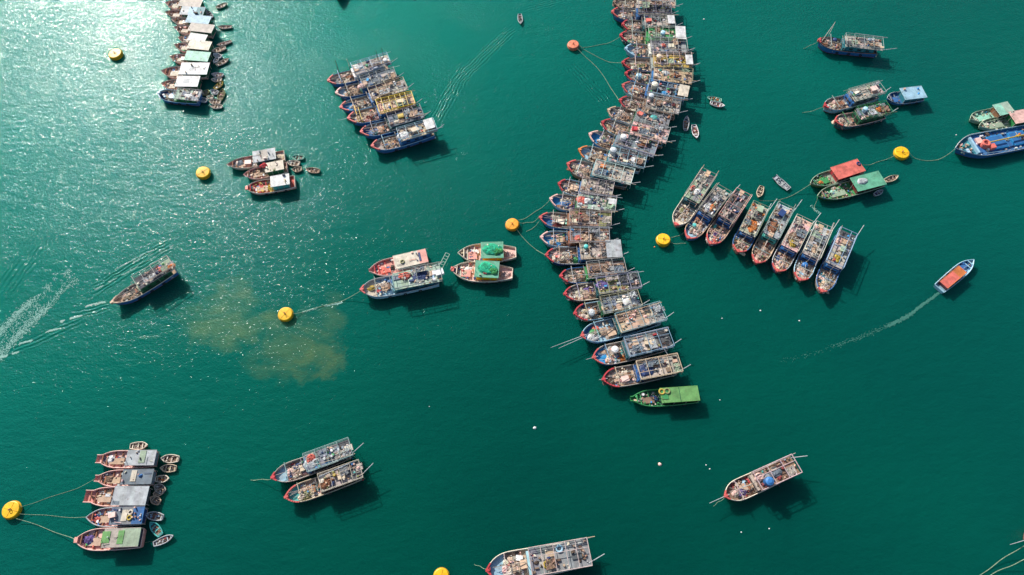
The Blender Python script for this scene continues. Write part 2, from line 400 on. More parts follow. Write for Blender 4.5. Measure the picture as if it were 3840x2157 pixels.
def trawler(**sp):
    rnd = random.Random(sp.get('seed', hash(sp['bow'][0]*7+sp['bow'][1]) % 10007))
    D = sp.get('D', 1.75)
    root, Lt = boat_root(sp, 'fishing_trawler', D*1.5, sp.get('zr', 4.0)+1.1)
    B = sp.get('B', 4.7); over = sp.get('over', 0.055)*Lt       # frame reaches past the transom
    L = Lt
    hullc = C(sp.get('hull', 'blue')); deckc = C(sp.get('deck', 'tan')); trim = C(sp.get('trim', 'red')) if sp.get('trim') != 'coral' else (0.60, 0.11, 0.10); inner = C(sp.get('inner', 'weathered'))
    fr = tuple(v*(0.62+0.25*rnd.random()) for v in C(sp.get('frame', 'pale grey'))); cab = C(sp.get('cabin', 'teal')); roofc = C(sp.get('roof', 'weathered')); bowc = C(sp.get('bowc', 'weathered'))
    sub = empty('x', (0,0,0)); bpy.data.objects.remove(sub)
    # hull is shifted forward inside the total length
    Lh = L-over; off = over/2
    hold = []
    n0 = len(bpy.data.objects)
    X0, W, dz = make_hull(root, Lh, B, D, hullc, C(sp.get('rail') or rnd.choice(['weathered', 'light blue', 'pale grey', 'tan', 'blue', 'cream', 'light blue'])), inner, deckc, bowc, rnd, tr=0.86, full=0.66, p=sp.get('p', 3.5), boot=C(sp.get('boot', 'maroon')))
    for ch in root.children: pass
    X = lambda t: (t-0.5)*Lh+off
    for o in COL.objects:
        if o.parent == root and o.name.split('.')[0] in ('hull', 'gunwale', 'deck'): o.location.x = off
    # red bow trim on the bulwark
    if sp.get('trim', 'red'):
        q = MB(); ta = sp.get('trimlen', 0.89)
        for sgn in (1, -1):
            pts = []
            for i in range(7):
                t = ta+(1-ta)*i/6; pts.append((X(t), sgn*(W(t)+0.02), sheer(t, D)+0.1))
            for i in range(6):
                a, b = Vector(pts[i]), Vector(pts[i+1])
                q.box((a.x+b.x)/2, (a.y+b.y)/2, (a.z+b.z)/2-0.22, (b-a).length+0.06, 0.34, 0.45, jit(trim, rnd, 0.12), math.atan2(b.y-a.y, b.x-a.x))
        q.box(X(1)-0.3, 0, sheer(1, D)-0.5, 1.0, 0.55, 0.85, jit(trim, rnd, 0.1))
        q.box(X(0.965), 0, sheer(0.965, D)-0.1, 0.35, W(0.965)*2, 0.28, trim)
        q.build('bow_trim', M_PAINT, root)
    # cabin
    f0 = sp.get('f0', 0.50+0.07*rnd.random())                 # front of the upper works (t)
    zr = sp.get('zr', 4.0)
    xa, xb = X(0.06), X(f0-0.03); cw = B*0.74
    q = MB(); zc = dz(0.25)
    q.box((xa+xb)/2, 0, zc, xb-xa, cw, zr-zc-0.12, cab)
    cabo = q.build('cabin', M_PAINT, root)
    cf = sp.get('cf') or ('blue' if sp.get('cabin', 'teal') in ('navy', 'slate', 'blue') else sp.get('cabin', 'teal'))
    q = MB(); wl = 0.055*Lh; q.box(xb+wl/2+0.01, 0, zc, wl, B*0.80, zr-1.0-zc, jit(C(cf), rnd, 0.2)); q.box(xb+wl+0.05, 0, zr-1.9, 0.06, B*0.6, 0.5, PAL['black']); q.build('wheelhouse', M_PAINT, root)
    nw = 3
    for sgn in (1, -1):
        for i in range(nw):
            wq = MB(); wq.box(xa+(xb-xa)*(i+0.75)/(nw+0.4), sgn*(cw/2+0.012), zc+1.15, (xb-xa)*0.13, 0.03, 0.62, PAL['black']); wq.build('window', M_PAINT, cabo)
    # roof deck
    q = MB(); rx0, rx1 = X(0.0)-over*0.95, X(f0); rw = B*sp.get('rw', 0.90)
    nseg = 7; segs = []
    for i in range(nseg):
        a = rx0+(rx1-rx0)*i/nseg; b = rx0+(rx1-rx0)*(i+1)/nseg
        c = jit(roofc, rnd, 0.22)
        if i < 2 and sp.get('aftc'): c = C(sp['aftc'])
        q.box((a+b)/2, 0, zr-0.12+0.003*(i % 2), b-a, rw, 0.10, c)
    roofo = q.build('roof_deck', M_WOOD, root)
    # pipe frame over the roof
    zf = zr+sp.get('fh', 0.85+0.6*rnd.random()); q = MB(); rr = sp.get('fr', 0.08)
    y1 = rw/2+0.12
    cor = [(rx0, -y1), (rx1, -y1), (rx1, y1), (rx0, y1)]
    for i in range(4):
        a, b = cor[i], cor[(i+1) % 4]; q.tube((a[0], a[1], zf), (b[0], b[1], zf), rr, fr, 6)
    if not sp.get('nolow'):
        for sg in (-1, 1): q.tube((rx0, sg*y1, zr+0.35), (rx1, sg*y1, zr+0.35), rr*0.6, fr, 5)
    nb = sp.get('bars', 4)
    for i in range(1, nb):
        x = rx0+(rx1-rx0)*i/nb+rnd.uniform(-0.3, 0.3); q.tube((x, -y1, zf), (x, y1, zf), rr*0.8, fr, 5)
    for i in range(nb*2+1):
        x = rx0+(rx1-rx0)*i/(nb*2)
        for sg in (-1, 1): q.tube((x, sg*y1, zr-1.6 if i % 4 == 0 else zr-0.1), (x, sg*y1, zf), rr*0.65, fr, 5)
    if sp.get('long', 1):
        yy = rnd.choice([-0.3, 0.3])*B/2; q.tube((rx0, yy, zf+0.02), (rx1, yy, zf+0.02), rr*0.7, fr, 5)
    q.build('canopy_frame', M_PIPE, root)
    # ragged shade nets hung in the frame
    for _ in range(sp.get('shade', rnd.choice([1, 2, 2, 3]))):
        q = MB(); c = C(rnd.choice(['weathered', 'dark grey', 'sage', 'tan', 'grey', 'pale grey', 'brown', 'slate'])); nx, ny = 7, 5
        u0 = rnd.uniform(0, 0.7); u1 = u0+rnd.uniform(0.12, 0.3); v0 = rnd.choice([-1, -1, 0, -.3]); v1 = v0+rnd.uniform(0.5, 1.2)
        for i in range(nx+1):
            for j in range(ny+1):
                x = rx0+(rx1-rx0)*(u0+(u1-u0)*i/nx)+rnd.uniform(-.18, .18); y = rw/2*min(1, v0+(v1-v0)*j/ny)+rnd.uniform(-.12, .12)
                q.v.append((x, y, zf-0.12-0.35*rnd.random()*math.sin(math.pi*i/nx)))
        for i in range(nx):
            for j in range(ny):
                if rnd.random() < 0.12: continue
                a = i*(ny+1)+j; q.face([a, a+ny+1, a+ny+2, a+1], jit(c, rnd, 0.2))
        o_ = q.build('shade_net', M_NET, root); sm = o_.modifiers.new('t', 'SOLIDIFY'); sm.thickness = 0.04
    # awning sheets on the frame
    for (ca, u0, u1, v0, v1) in sp.get('awn', []):
        q = MB(); a = (0.5-u0)*L; b = (0.5-u1)*L
        nx = 6
        for i in range(nx):
            for j in range(3):
                x0 = b+(a-b)*i/nx; x1 = b+(a-b)*(i+1)/nx; ya = B/2*(v0+(v1-v0)*j/3); yb = B/2*(v0+(v1-v0)*(j+1)/3)
                q.box((x0+x1)/2, (ya+yb)/2, zf+0.06+0.05*rnd.random(), (x1-x0)*1.02, (yb-ya)*1.02, 0.04, jit(C(ca), rnd, 0.08))
        tag(q.build('awning', M_SHEET, root), None)
    # mast, gallows and derrick
    mx = X(f0)+0.9; q = MB(); mh = sp.get('mast', 6.0); dk = C(sp.get('mastc', 'weathered'))
    q.tube((mx, 0, dz(0.55)), (mx, 0, mh), 0.11, dk, 7, 0.06)
    q.tube((mx, -B*0.33, mh-1.6), (mx, B*0.33, mh-1.6), 0.05, dk, 5)
    q.build('mast', M_PIPE, root)
    gx = X(0.80); q = MB()
    gy = W(0.80)*0.9; gz = dz(0.8)+2.3
    q.tube((gx, -gy, dz(0.8)), (gx, -gy, gz), 0.09, fr, 6); q.tube((gx, gy, dz(0.8)), (gx, gy, gz), 0.09, fr, 6); q.tube((gx, -gy-0.2, gz), (gx, gy+0.2, gz), 0.1, fr, 6)
    if sp.get('gallows', 1): q.build('gallows', M_PIPE, root)
    for k in range(sp.get('derricks', 1+(rnd.random() < 0.5))):
        q = MB(); y0 = rnd.uniform(-0.2, 0.2)*B; y2 = rnd.uniform(-0.35, 0.35)*B
        q.tube((mx, y0*0.3, dz(0.6)+1.4), (X(0.93), y2*0.3, gz+0.25), 0.085, jit(C('weathered'), rnd, 0.2), 6, 0.05); q.build('derrick_boom', M_PIPE, root)
    for _ in range(rnd.choice([1, 2, 3])):         # long poles lashed along the upper works
        q = MB(); sg = rnd.choice([-1, 1]); l0 = rnd.uniform(-2.2, 1.5); q.tube((rx0+l0, sg*(y1-rnd.uniform(0, .5)), zf+rnd.uniform(-.3, .15)), (rx1+rnd.uniform(-3, 3.5), sg*(y1-rnd.uniform(-.1, .9)), zf+rnd.uniform(-.5, .4)), 0.075, jit(C(rnd.choice(['weathered', 'pale grey', 'tan', 'brown'])), rnd, .2), 6, 0.05); q.build('lashed_pole', M_PIPE, root)
    # stern boom
    for (sy, ln, dy) in sp.get('booms', [(1, 2.6, -0.25)]):
        q = MB(); bx = X(0.05); q.tube((bx, sy*B*0.46, zr-0.4), (rx0-ln, sy*B*(0.46+dy), zr+0.7), 0.11, C('pale grey'), 6, 0.09); q.build('stern_boom', M_PIPE, root)
    for (ln, y0, y2) in sp.get('sprit', []):
        q = MB(); q.tube((X(0.93), y0, sheer(0.95, D)+0.2), (X(1)+ln, y2, sheer(1, D)+0.3), 0.10, C('pale grey'), 6, 0.05); q.build('bowsprit', M_PIPE, root)
    for (u, v, z0, u2, v2, z2, pc, pr) in sp.get('poles', []):
        q = MB(); q.tube(((0.5-u)*L, v*B/2, z0), ((0.5-u2)*L, v2*B/2, z2), pr, C(pc), 6, pr*0.6); q.build('pole', M_PIPE, root)
    # hatch + winch + tank
    q = MB(); q.box(X(0.70), rnd.uniform(-0.4, 0.4), dz(0.7), 1.9, B*0.38, 0.42, jit(C(sp.get('hatch', 'tan')), rnd, 0.15)); q.box(X(0.70), 0, dz(0.7)+0.42, 0.12, B*0.38, 0.05, C('dark brown')); q.build('hatch', M_WOOD, root)
    q = MB(); wx = X(max(0.62, f0+0.08)); q.box(wx, 0, dz(0.6), 1.0, 1.6, 0.3, PAL['dark grey']); q.tube((wx, -1.0, dz(0.6)+0.6), (wx, 1.0, dz(0.6)+0.6), 0.3, jit(C('rust'), rnd, 0.2), 10)
    for sg in (-1, 1): q.tube((wx, sg*1.0, dz(0.6)+0.6), (wx, sg*1.12, dz(0.6)+0.6), 0.48, PAL['dark grey'], 10)
    q.build('winch', M_GEAR, root)
    for (tc_, u, v, s) in sp.get('tanks', []):
        q = MB(); x = (0.5-u)*L; z = zr if u > 1-f0 else dz(1-u); q.cyl(x, v*B/2, z, 0.62*s, 1.15*s, C(tc_), 18); q.cyl(x, v*B/2, z+1.15*s, 0.60*s, 0.14*s, tuple(min(.85, k*1.3) for k in C(tc_)), 18, 0.3*s); q.build('water_tank', M_PAINT, root)
    # countless small gear on deck and roof
    q = MB(); cols = [PAL[c] for c in sp['cols']]*18+CL if 'cols' in sp else CL
    def fa():
        t = rnd.uniform(f0+0.06, 0.82 if 'bowc' in sp else 0.94); return X(t), rnd.uniform(-0.86, 0.86)*W(t)
    scatter(q, rnd, int(sp.get('nd', 80)*0.75), fa, lambda x: dz((x-off)/Lh+0.5), 0.95, cols)
    for _ in range(sp.get('lumps', 7)):                           # bigger folds of net and stacked planks
        x, y = fa(); c = jit(C(rnd.choice(['tan', 'brown', 'weathered', 'sand', 'pink', 'dark brown', 'cream'])), rnd, 0.15)
        q.lump(x, y*0.7, dz((x-off)/Lh+0.5), rnd.uniform(.9, 1.7), rnd.uniform(.5, .9), rnd.uniform(.3, .6), c, rnd.randrange(999), 14, 4, rnd.choice([0, .3, -.3, 1.2]))
    for _ in range(min(5, sp.get('lumps', 7))):
        x, y = fa(); c = jit(C(rnd.choice(['tan', 'sand', 'weathered', 'pink', 'rust'])), rnd, 0.15)
        for k in range(3): q.box(x, y*0.75+k*0.26, dz((x-off)/Lh+0.5)+0.02*k, rnd.uniform(1.8, 2.6), 0.22, 0.28, jit(c, rnd, .1))
    for _ in range(5):                           # ropes coiled and strung over the foredeck
        t0 = rnd.uniform(f0, 0.7); t1 = rnd.uniform(0.75, 0.95); y0 = rnd.uniform(-.7, .7)*W(t0); y2 = rnd.uniform(-.7, .7)*W(t1)
        q.tube((X(t0), y0, dz(t0)+rnd.uniform(0.4, 1.2)), (X(t1), y2, dz(t1)+0.7), 0.045, jit(C('weathered'), rnd, 0.3), 4)
    tag(q.build('deck_gear', M_GEAR, root), None, None, None, 'stuff')
    q = MB()
    def ra(): return rnd.uniform(rx0+0.3, rx1-0.3), rnd.uniform(-0.9, 0.9)*rw/2
    for _ in range(4):
        x, y = ra(); q.box(x, y*0.55, zr-0.02, rnd.uniform(1.2, 2.4), rnd.uniform(.9, 1.7), rnd.uniform(.08, .3), jit(C(rnd.choice(['weathered', 'grey', 'tan', 'dark grey', 'cream', 'slate', 'brown'])), rnd, .15))
    scatter(q, rnd, int(sp.get('nr', 55)*0.75), ra, lambda x: zr-0.02, 1.0, cols)
    def sa():
        return rnd.uniform(rx0+0.5, rx1), rnd.choice([-1, 1])*rnd.uniform(cw/2+0.1, W(0.3)-0.15)
    scatter(q, rnd, 22, sa, lambda x: dz(0.3), 0.5, cols)
    tag(q.build('roof_gear', M_GEAR, root), None, None, None, 'stuff')
    # tyre fenders along the topsides
    for i in range(3):
        t = 0.25+0.2*i
        for sg in (-1, 1):
            q = MB(); q.torus(X(t), 0, 0, 0.36, 0.13, PAL['black'], 12, 5, R(90)); q.v = [(x, y+sg*(W(t)+0.16), z+D*0.62) for x, y, z in q.v]; q.build('fender', M_GEAR, root)
    if not any(i_[0] == 'net' and i_[5] == 'deck' for i_ in sp.get('items', [])):
        sp['items'] = list(sp.get('items', []))+[('net', rnd.choice(['brown', 'weathered', 'tan', 'rust', 'olive', 'grey']), rnd.uniform(.3, .36), rnd.uniform(-.6, .6), rnd.uniform(1.3, 1.9), 'deck')]
    place_items(sp, root, L, B, dz, zr-0.02, X, rnd, (rx0, rx1), W)
    return root
def roofboat(**sp):
    """low wooden boat whose aft half lies under one flat roof"""
    rnd = random.Random(sp.get('seed', int(sp['bow'][0]*7+sp['bow'][1]) % 10007)); D = sp.get('D', 1.25); zr = sp.get('zr', 3.2)
    root, L = boat_root(sp, sp.get('name', 'covered_fishing_boat'), D*1.4, zr)
    B = sp.get('B', 4.2)
    hullc = C(sp.get('hull', 'salmon')); deckc = C(sp.get('deck', 'pink')); inner = C(sp.get('inner', 'salmon'))
    X, W, dz = make_hull(root, L, B, D, hullc, C(sp.get('rail', 'pink')), inner, deckc, C(sp.get('bowc', 'pink')), rnd, tr=sp.get('tr', 0.86), full=0.56, p=sp.get('p', 3.1), bw=0.6, boot=C(sp.get('boot', 'dark green')), blunt=sp.get('blunt', 0.0))
    r0, r1 = sp.get('r', (0.02, 0.52)); xa, xb = X(r0), X(r1); rw = B*sp.get('rw', 0.98); rv = sp.get('rv', 0)
    q = MB(); q.box((xa+xb)/2, 0, dz(0.2), (xb-xa)*0.86, B*0.72, zr-dz(0.2)-0.25, C(sp.get('cabin', 'teal'))); q.build('cabin', M_PAINT, root)
    q = MB(); secs = sp.get('roof', ['white']); m = len(secs)
    for i, c in enumerate(secs):
        a = xb-(xb-xa)*(i+1)/m; b = xb-(xb-xa)*i/m; k = 4
        for j in range(k):
            q.box(a+(b-a)*(j+0.5)/k, rv, zr-0.1+0.003*((i*k+j) % 2), (b-a)/k, rw, 0.09, jit(C(c), rnd, 0.05))
    ro = q.build('roof', M_SHEET, root)
    q = MB()
    for sg in (-1, 1): q.tube((xa, rv+sg*rw/2, zr-0.04), (xb, rv+sg*rw/2, zr-0.04), 0.07, jit(C(secs[0]), rnd, 0.2), 5)
    for x in (xa, xb): q.tube((x, rv-rw/2, zr-0.04), (x, rv+rw/2, zr-0.04), 0.07, jit(C(secs[-1]), rnd, 0.2), 5)
    q.build('roof_edge', M_PIPE, ro)
    for i in range(4):
        for sg in (-1, 1):
            q = MB(); x = xa+0.3+(xb-xa-0.6)*i/3; q.tube((x, sg*B*0.42, dz(0.3)), (x, sg*B*0.42, zr-0.1), 0.07, PAL['weathered'], 6); q.build('roof_post', M_PIPE, root)
    for (pc, u, v, lx, ly, hh) in sp.get('panels', []):
        q = MB(); q.box((0.5-u)*L, v*B/2+rv, zr, lx, ly, hh, C(pc)); q.build('roof_panel', M_SHEET, root)
    # hatch planks, cross beams, windlass
    for t in (0.60, 0.72, 0.84):
        if t < r1+0.04: continue
        q = MB(); q.box(X(t), 0, dz(t), 0.28, W(t)*1.9, 0.35, jit(C(sp.get('beam', 'rust')), rnd, 0.2)); q.build('deck_beam', M_WOOD, root)
    q = MB(); tm = (r1+0.9)/2
    q.box(X(tm), 0.1*B, dz(tm), L*(0.85-r1)*0.6, B*0.36, 0.45, jit(C(sp.get('hatch', 'tan')), rnd, 0.1)); q.build('hatch', M_WOOD, root)
    q = MB(); q.tube((X(0.9), -W(0.9)*0.8, dz(0.9)+0.7), (X(0.9), W(0.9)*0.8, dz(0.9)+0.7), 0.16, jit(C(sp.get('beam', 'rust')), rnd, 0.2), 8); q.box(X(0.9), 0, dz(0.9), 0.3, 0.3, 0.75, PAL['brown']); q.build('windlass', M_GEAR, root)
    if sp.get('trim'):
        q = MB(); q.box(X(0.97), 0, sheer(0.97, D)-0.1, L*0.05, max(W(0.95)*1.6, .5), 0.4, C(sp['trim'])); q.build('bow_trim', M_PAINT, root)
    q = MB(); q.tube((X(r1)+0.5, 0, dz(0.55)), (X(r1)+0.5, 0, zr+1.6), 0.08, PAL['weathered'], 6, 0.05); q.build('mast', M_PIPE, root)
    q = MB(); cols = ([PAL[c] for c in sp['cols']]*22 if 'cols' in sp else [])+CL
    def fa():
        t = rnd.uniform(r1+0.02, 0.93); return X(t), rnd.uniform(-0.85, 0.85)*W(t)
    scatter(q, rnd, sp.get('nd', 34), fa, lambda x: dz(x/L+0.5), 0.85, cols)
    tag(q.build('deck_gear', M_GEAR, root), None, None, None, 'stuff')
    if sp.get('nr', 6):
        q = MB(); scatter(q, rnd, sp.get('nr', 6), lambda: (rnd.uniform(xa+.4, xb-.4), rv+rnd.uniform(-.4, .4)*B), lambda x: zr, 0.7, cols); tag(q.build('roof_gear', M_GEAR, root), None, None, None, 'stuff')
    for i in range(3):
        q = MB(); t = 0.2+0.2*i; q.torus(X(t), 0, 0, 0.33, 0.12, PAL['black'], 12, 5, R(90)); q.v = [(x, y+W(t)+0.16, z+D*0.6) for x, y, z in q.v]; q.build('fender', M_GEAR, root)
    place_items(sp, root, L, B, dz, zr, X, rnd, (xa, xb), W)
    return root
def person(loc, rz, shirt, trousers, label, hat=None, seated=True):
    """one continuous skinned body, seated on a thwart"""
    V = [(0,0,0.0),(0,0,0.22),(0.01,0,0.45),(0.02,0,0.56),(0.03,0,0.70),       # pelvis, waist, chest, neck, head
         (0.02,0.17,0.46),(0.10,0.22,0.22),(0.30,0.15,0.14),(0.37,0.13,0.13),  # left arm
         (0.02,-0.17,0.46),(0.10,-0.22,0.22),(0.30,-0.15,0.14),(0.37,-0.13,0.13),
         (0.05,0.10,-0.02),(0.42,0.13,0.03),(0.45,0.13,-0.38),(0.58,0.14,-0.42),
         (0.05,-0.10,-0.02),(0.42,-0.13,0.03),(0.45,-0.13,-0.38),(0.58,-0.14,-0.42)]
    E = [(0,1),(1,2),(2,3),(3,4),(2,5),(5,6),(6,7),(7,8),(2,9),(9,10),(10,11),(11,12),(0,13),(13,14),(14,15),(15,16),(0,17),(17,18),(18,19),(19,20)]
    rad = [.14,.125,.145,.055,.105,.07,.05,.038,.03,.07,.05,.038,.03,.10,.07,.05,.04,.10,.07,.05,.04]
    me = bpy.data.meshes.new('person'); me.from_pydata(V, E, []); o = bpy.data.objects.new('person', me); COL.objects.link(o)
    sk = o.modifiers.new('skin', 'SKIN')
    for i, r_ in enumerate(rad): me.skin_vertices[0].data[i].radius = (r_, r_)
    me.skin_vertices[0].data[0].use_root = True
    o.modifiers.new('sub', 'SUBSURF').levels = 1
    dg = bpy.context.evaluated_depsgraph_get(); me2 = bpy.data.meshes.new_from_object(o.evaluated_get(dg)); o.modifiers.clear(); o.data = me2
    me2.materials.clear(); me2.materials.append(M_GEAR)
    ca = me2.color_attributes.new('Col', 'FLOAT_COLOR', 'CORNER'); buf = []; skin = (0.35, 0.2, 0.13)
    for p in me2.polygons:
        z = p.center.z; x = p.center.x
        c = skin if (z > 0.56 or (x > 0.24 and z > 0.09 and z < 0.2 and abs(p.center.y) > 0.09 and p.center.z > 0.105)) else (shirt if z > 0.08 else trousers)
        if z > 0.72 and x < 0.08: c = (0.02, 0.015, 0.012)
        for _ in range(p.loop_total): buf += [c[0], c[1], c[2], 1]
    ca.data.foreach_set('color', buf); me2.polygons.foreach_set('use_smooth', [True]*len(me2.polygons))
    o.location = loc; o.rotation_euler[2] = rz; tag(o, label, 'person')
    if hat:
        q = MB(); q.tube((0.03,0,0.76), (0.03,0,0.92), 0.24, C(hat), 14, 0.03); q.build('hat', M_GEAR, o)
    return o
def dinghy(c, ang, L, B, rim, inner, label, hull='brown', load=(), square=0.0, D=0.5, name='rowing_boat', seed=None, group='small open boats', deckc='brown', n=10):
    """small open boat. c = pixel, ang = direction of bow in the image (degrees, y up)"""
    rnd = random.Random(seed if seed is not None else int(c[0]*13+c[1])); P = at(c[0], c[1], 0.4)
    root = empty(name, (P.x, P.y, 0), R(ang)); root.matrix_basis = Matrix.Translation((P.x, P.y, 0)) @ Matrix.Rotation(R(ang), 4, 'Z')
    tag(root, label, 'boat', group)
    X, W, dz = make_hull(root, L, B, D, C(hull), C(rim), C(inner), C(deckc), C(inner), rnd, tr=0.62, full=0.5, p=2.4, bw=0.36, boot=tuple(k*.5 for k in C(hull)), blunt=square)
    for t in (0.12, 0.42, 0.68, 0.9):
        q = MB(); q.box(X(t), 0, dz(t)+0.2, 0.28 if t < 0.85 else L*0.14, max(W(t)*1.9-0.1, 0.3), 0.06, jit(C(rim), rnd, 0.15)); q.build('thwart', M_WOOD, root)
    q = MB()
    scatter(q, rnd, n, lambda: ((rnd.uniform(0.2, 0.85)-0.5)*L, rnd.uniform(-0.6, 0.6)*B/2), lambda x: dz(x/L+.5), 0.5, ([PAL[k] for k in load]*4 if load else [])+[PAL['dark brown'], PAL['black'], PAL['weathered'], PAL['white'], PAL['tan']], 0.35)
    tag(q.build('gear', M_GEAR, root), None, None, None, 'stuff')
    for sg in (-1, 1):
        q = MB(); q.tube((X(0.5), sg*B*0.2, dz(.5)+0.3), (X(0.1), sg*B*0.34, dz(.1)+0.45), 0.035, PAL['weathered'], 5); q.build('oar', M_WOOD, root)
    root['_z'] = 0.35; del root['_z']
    return root, X, dz
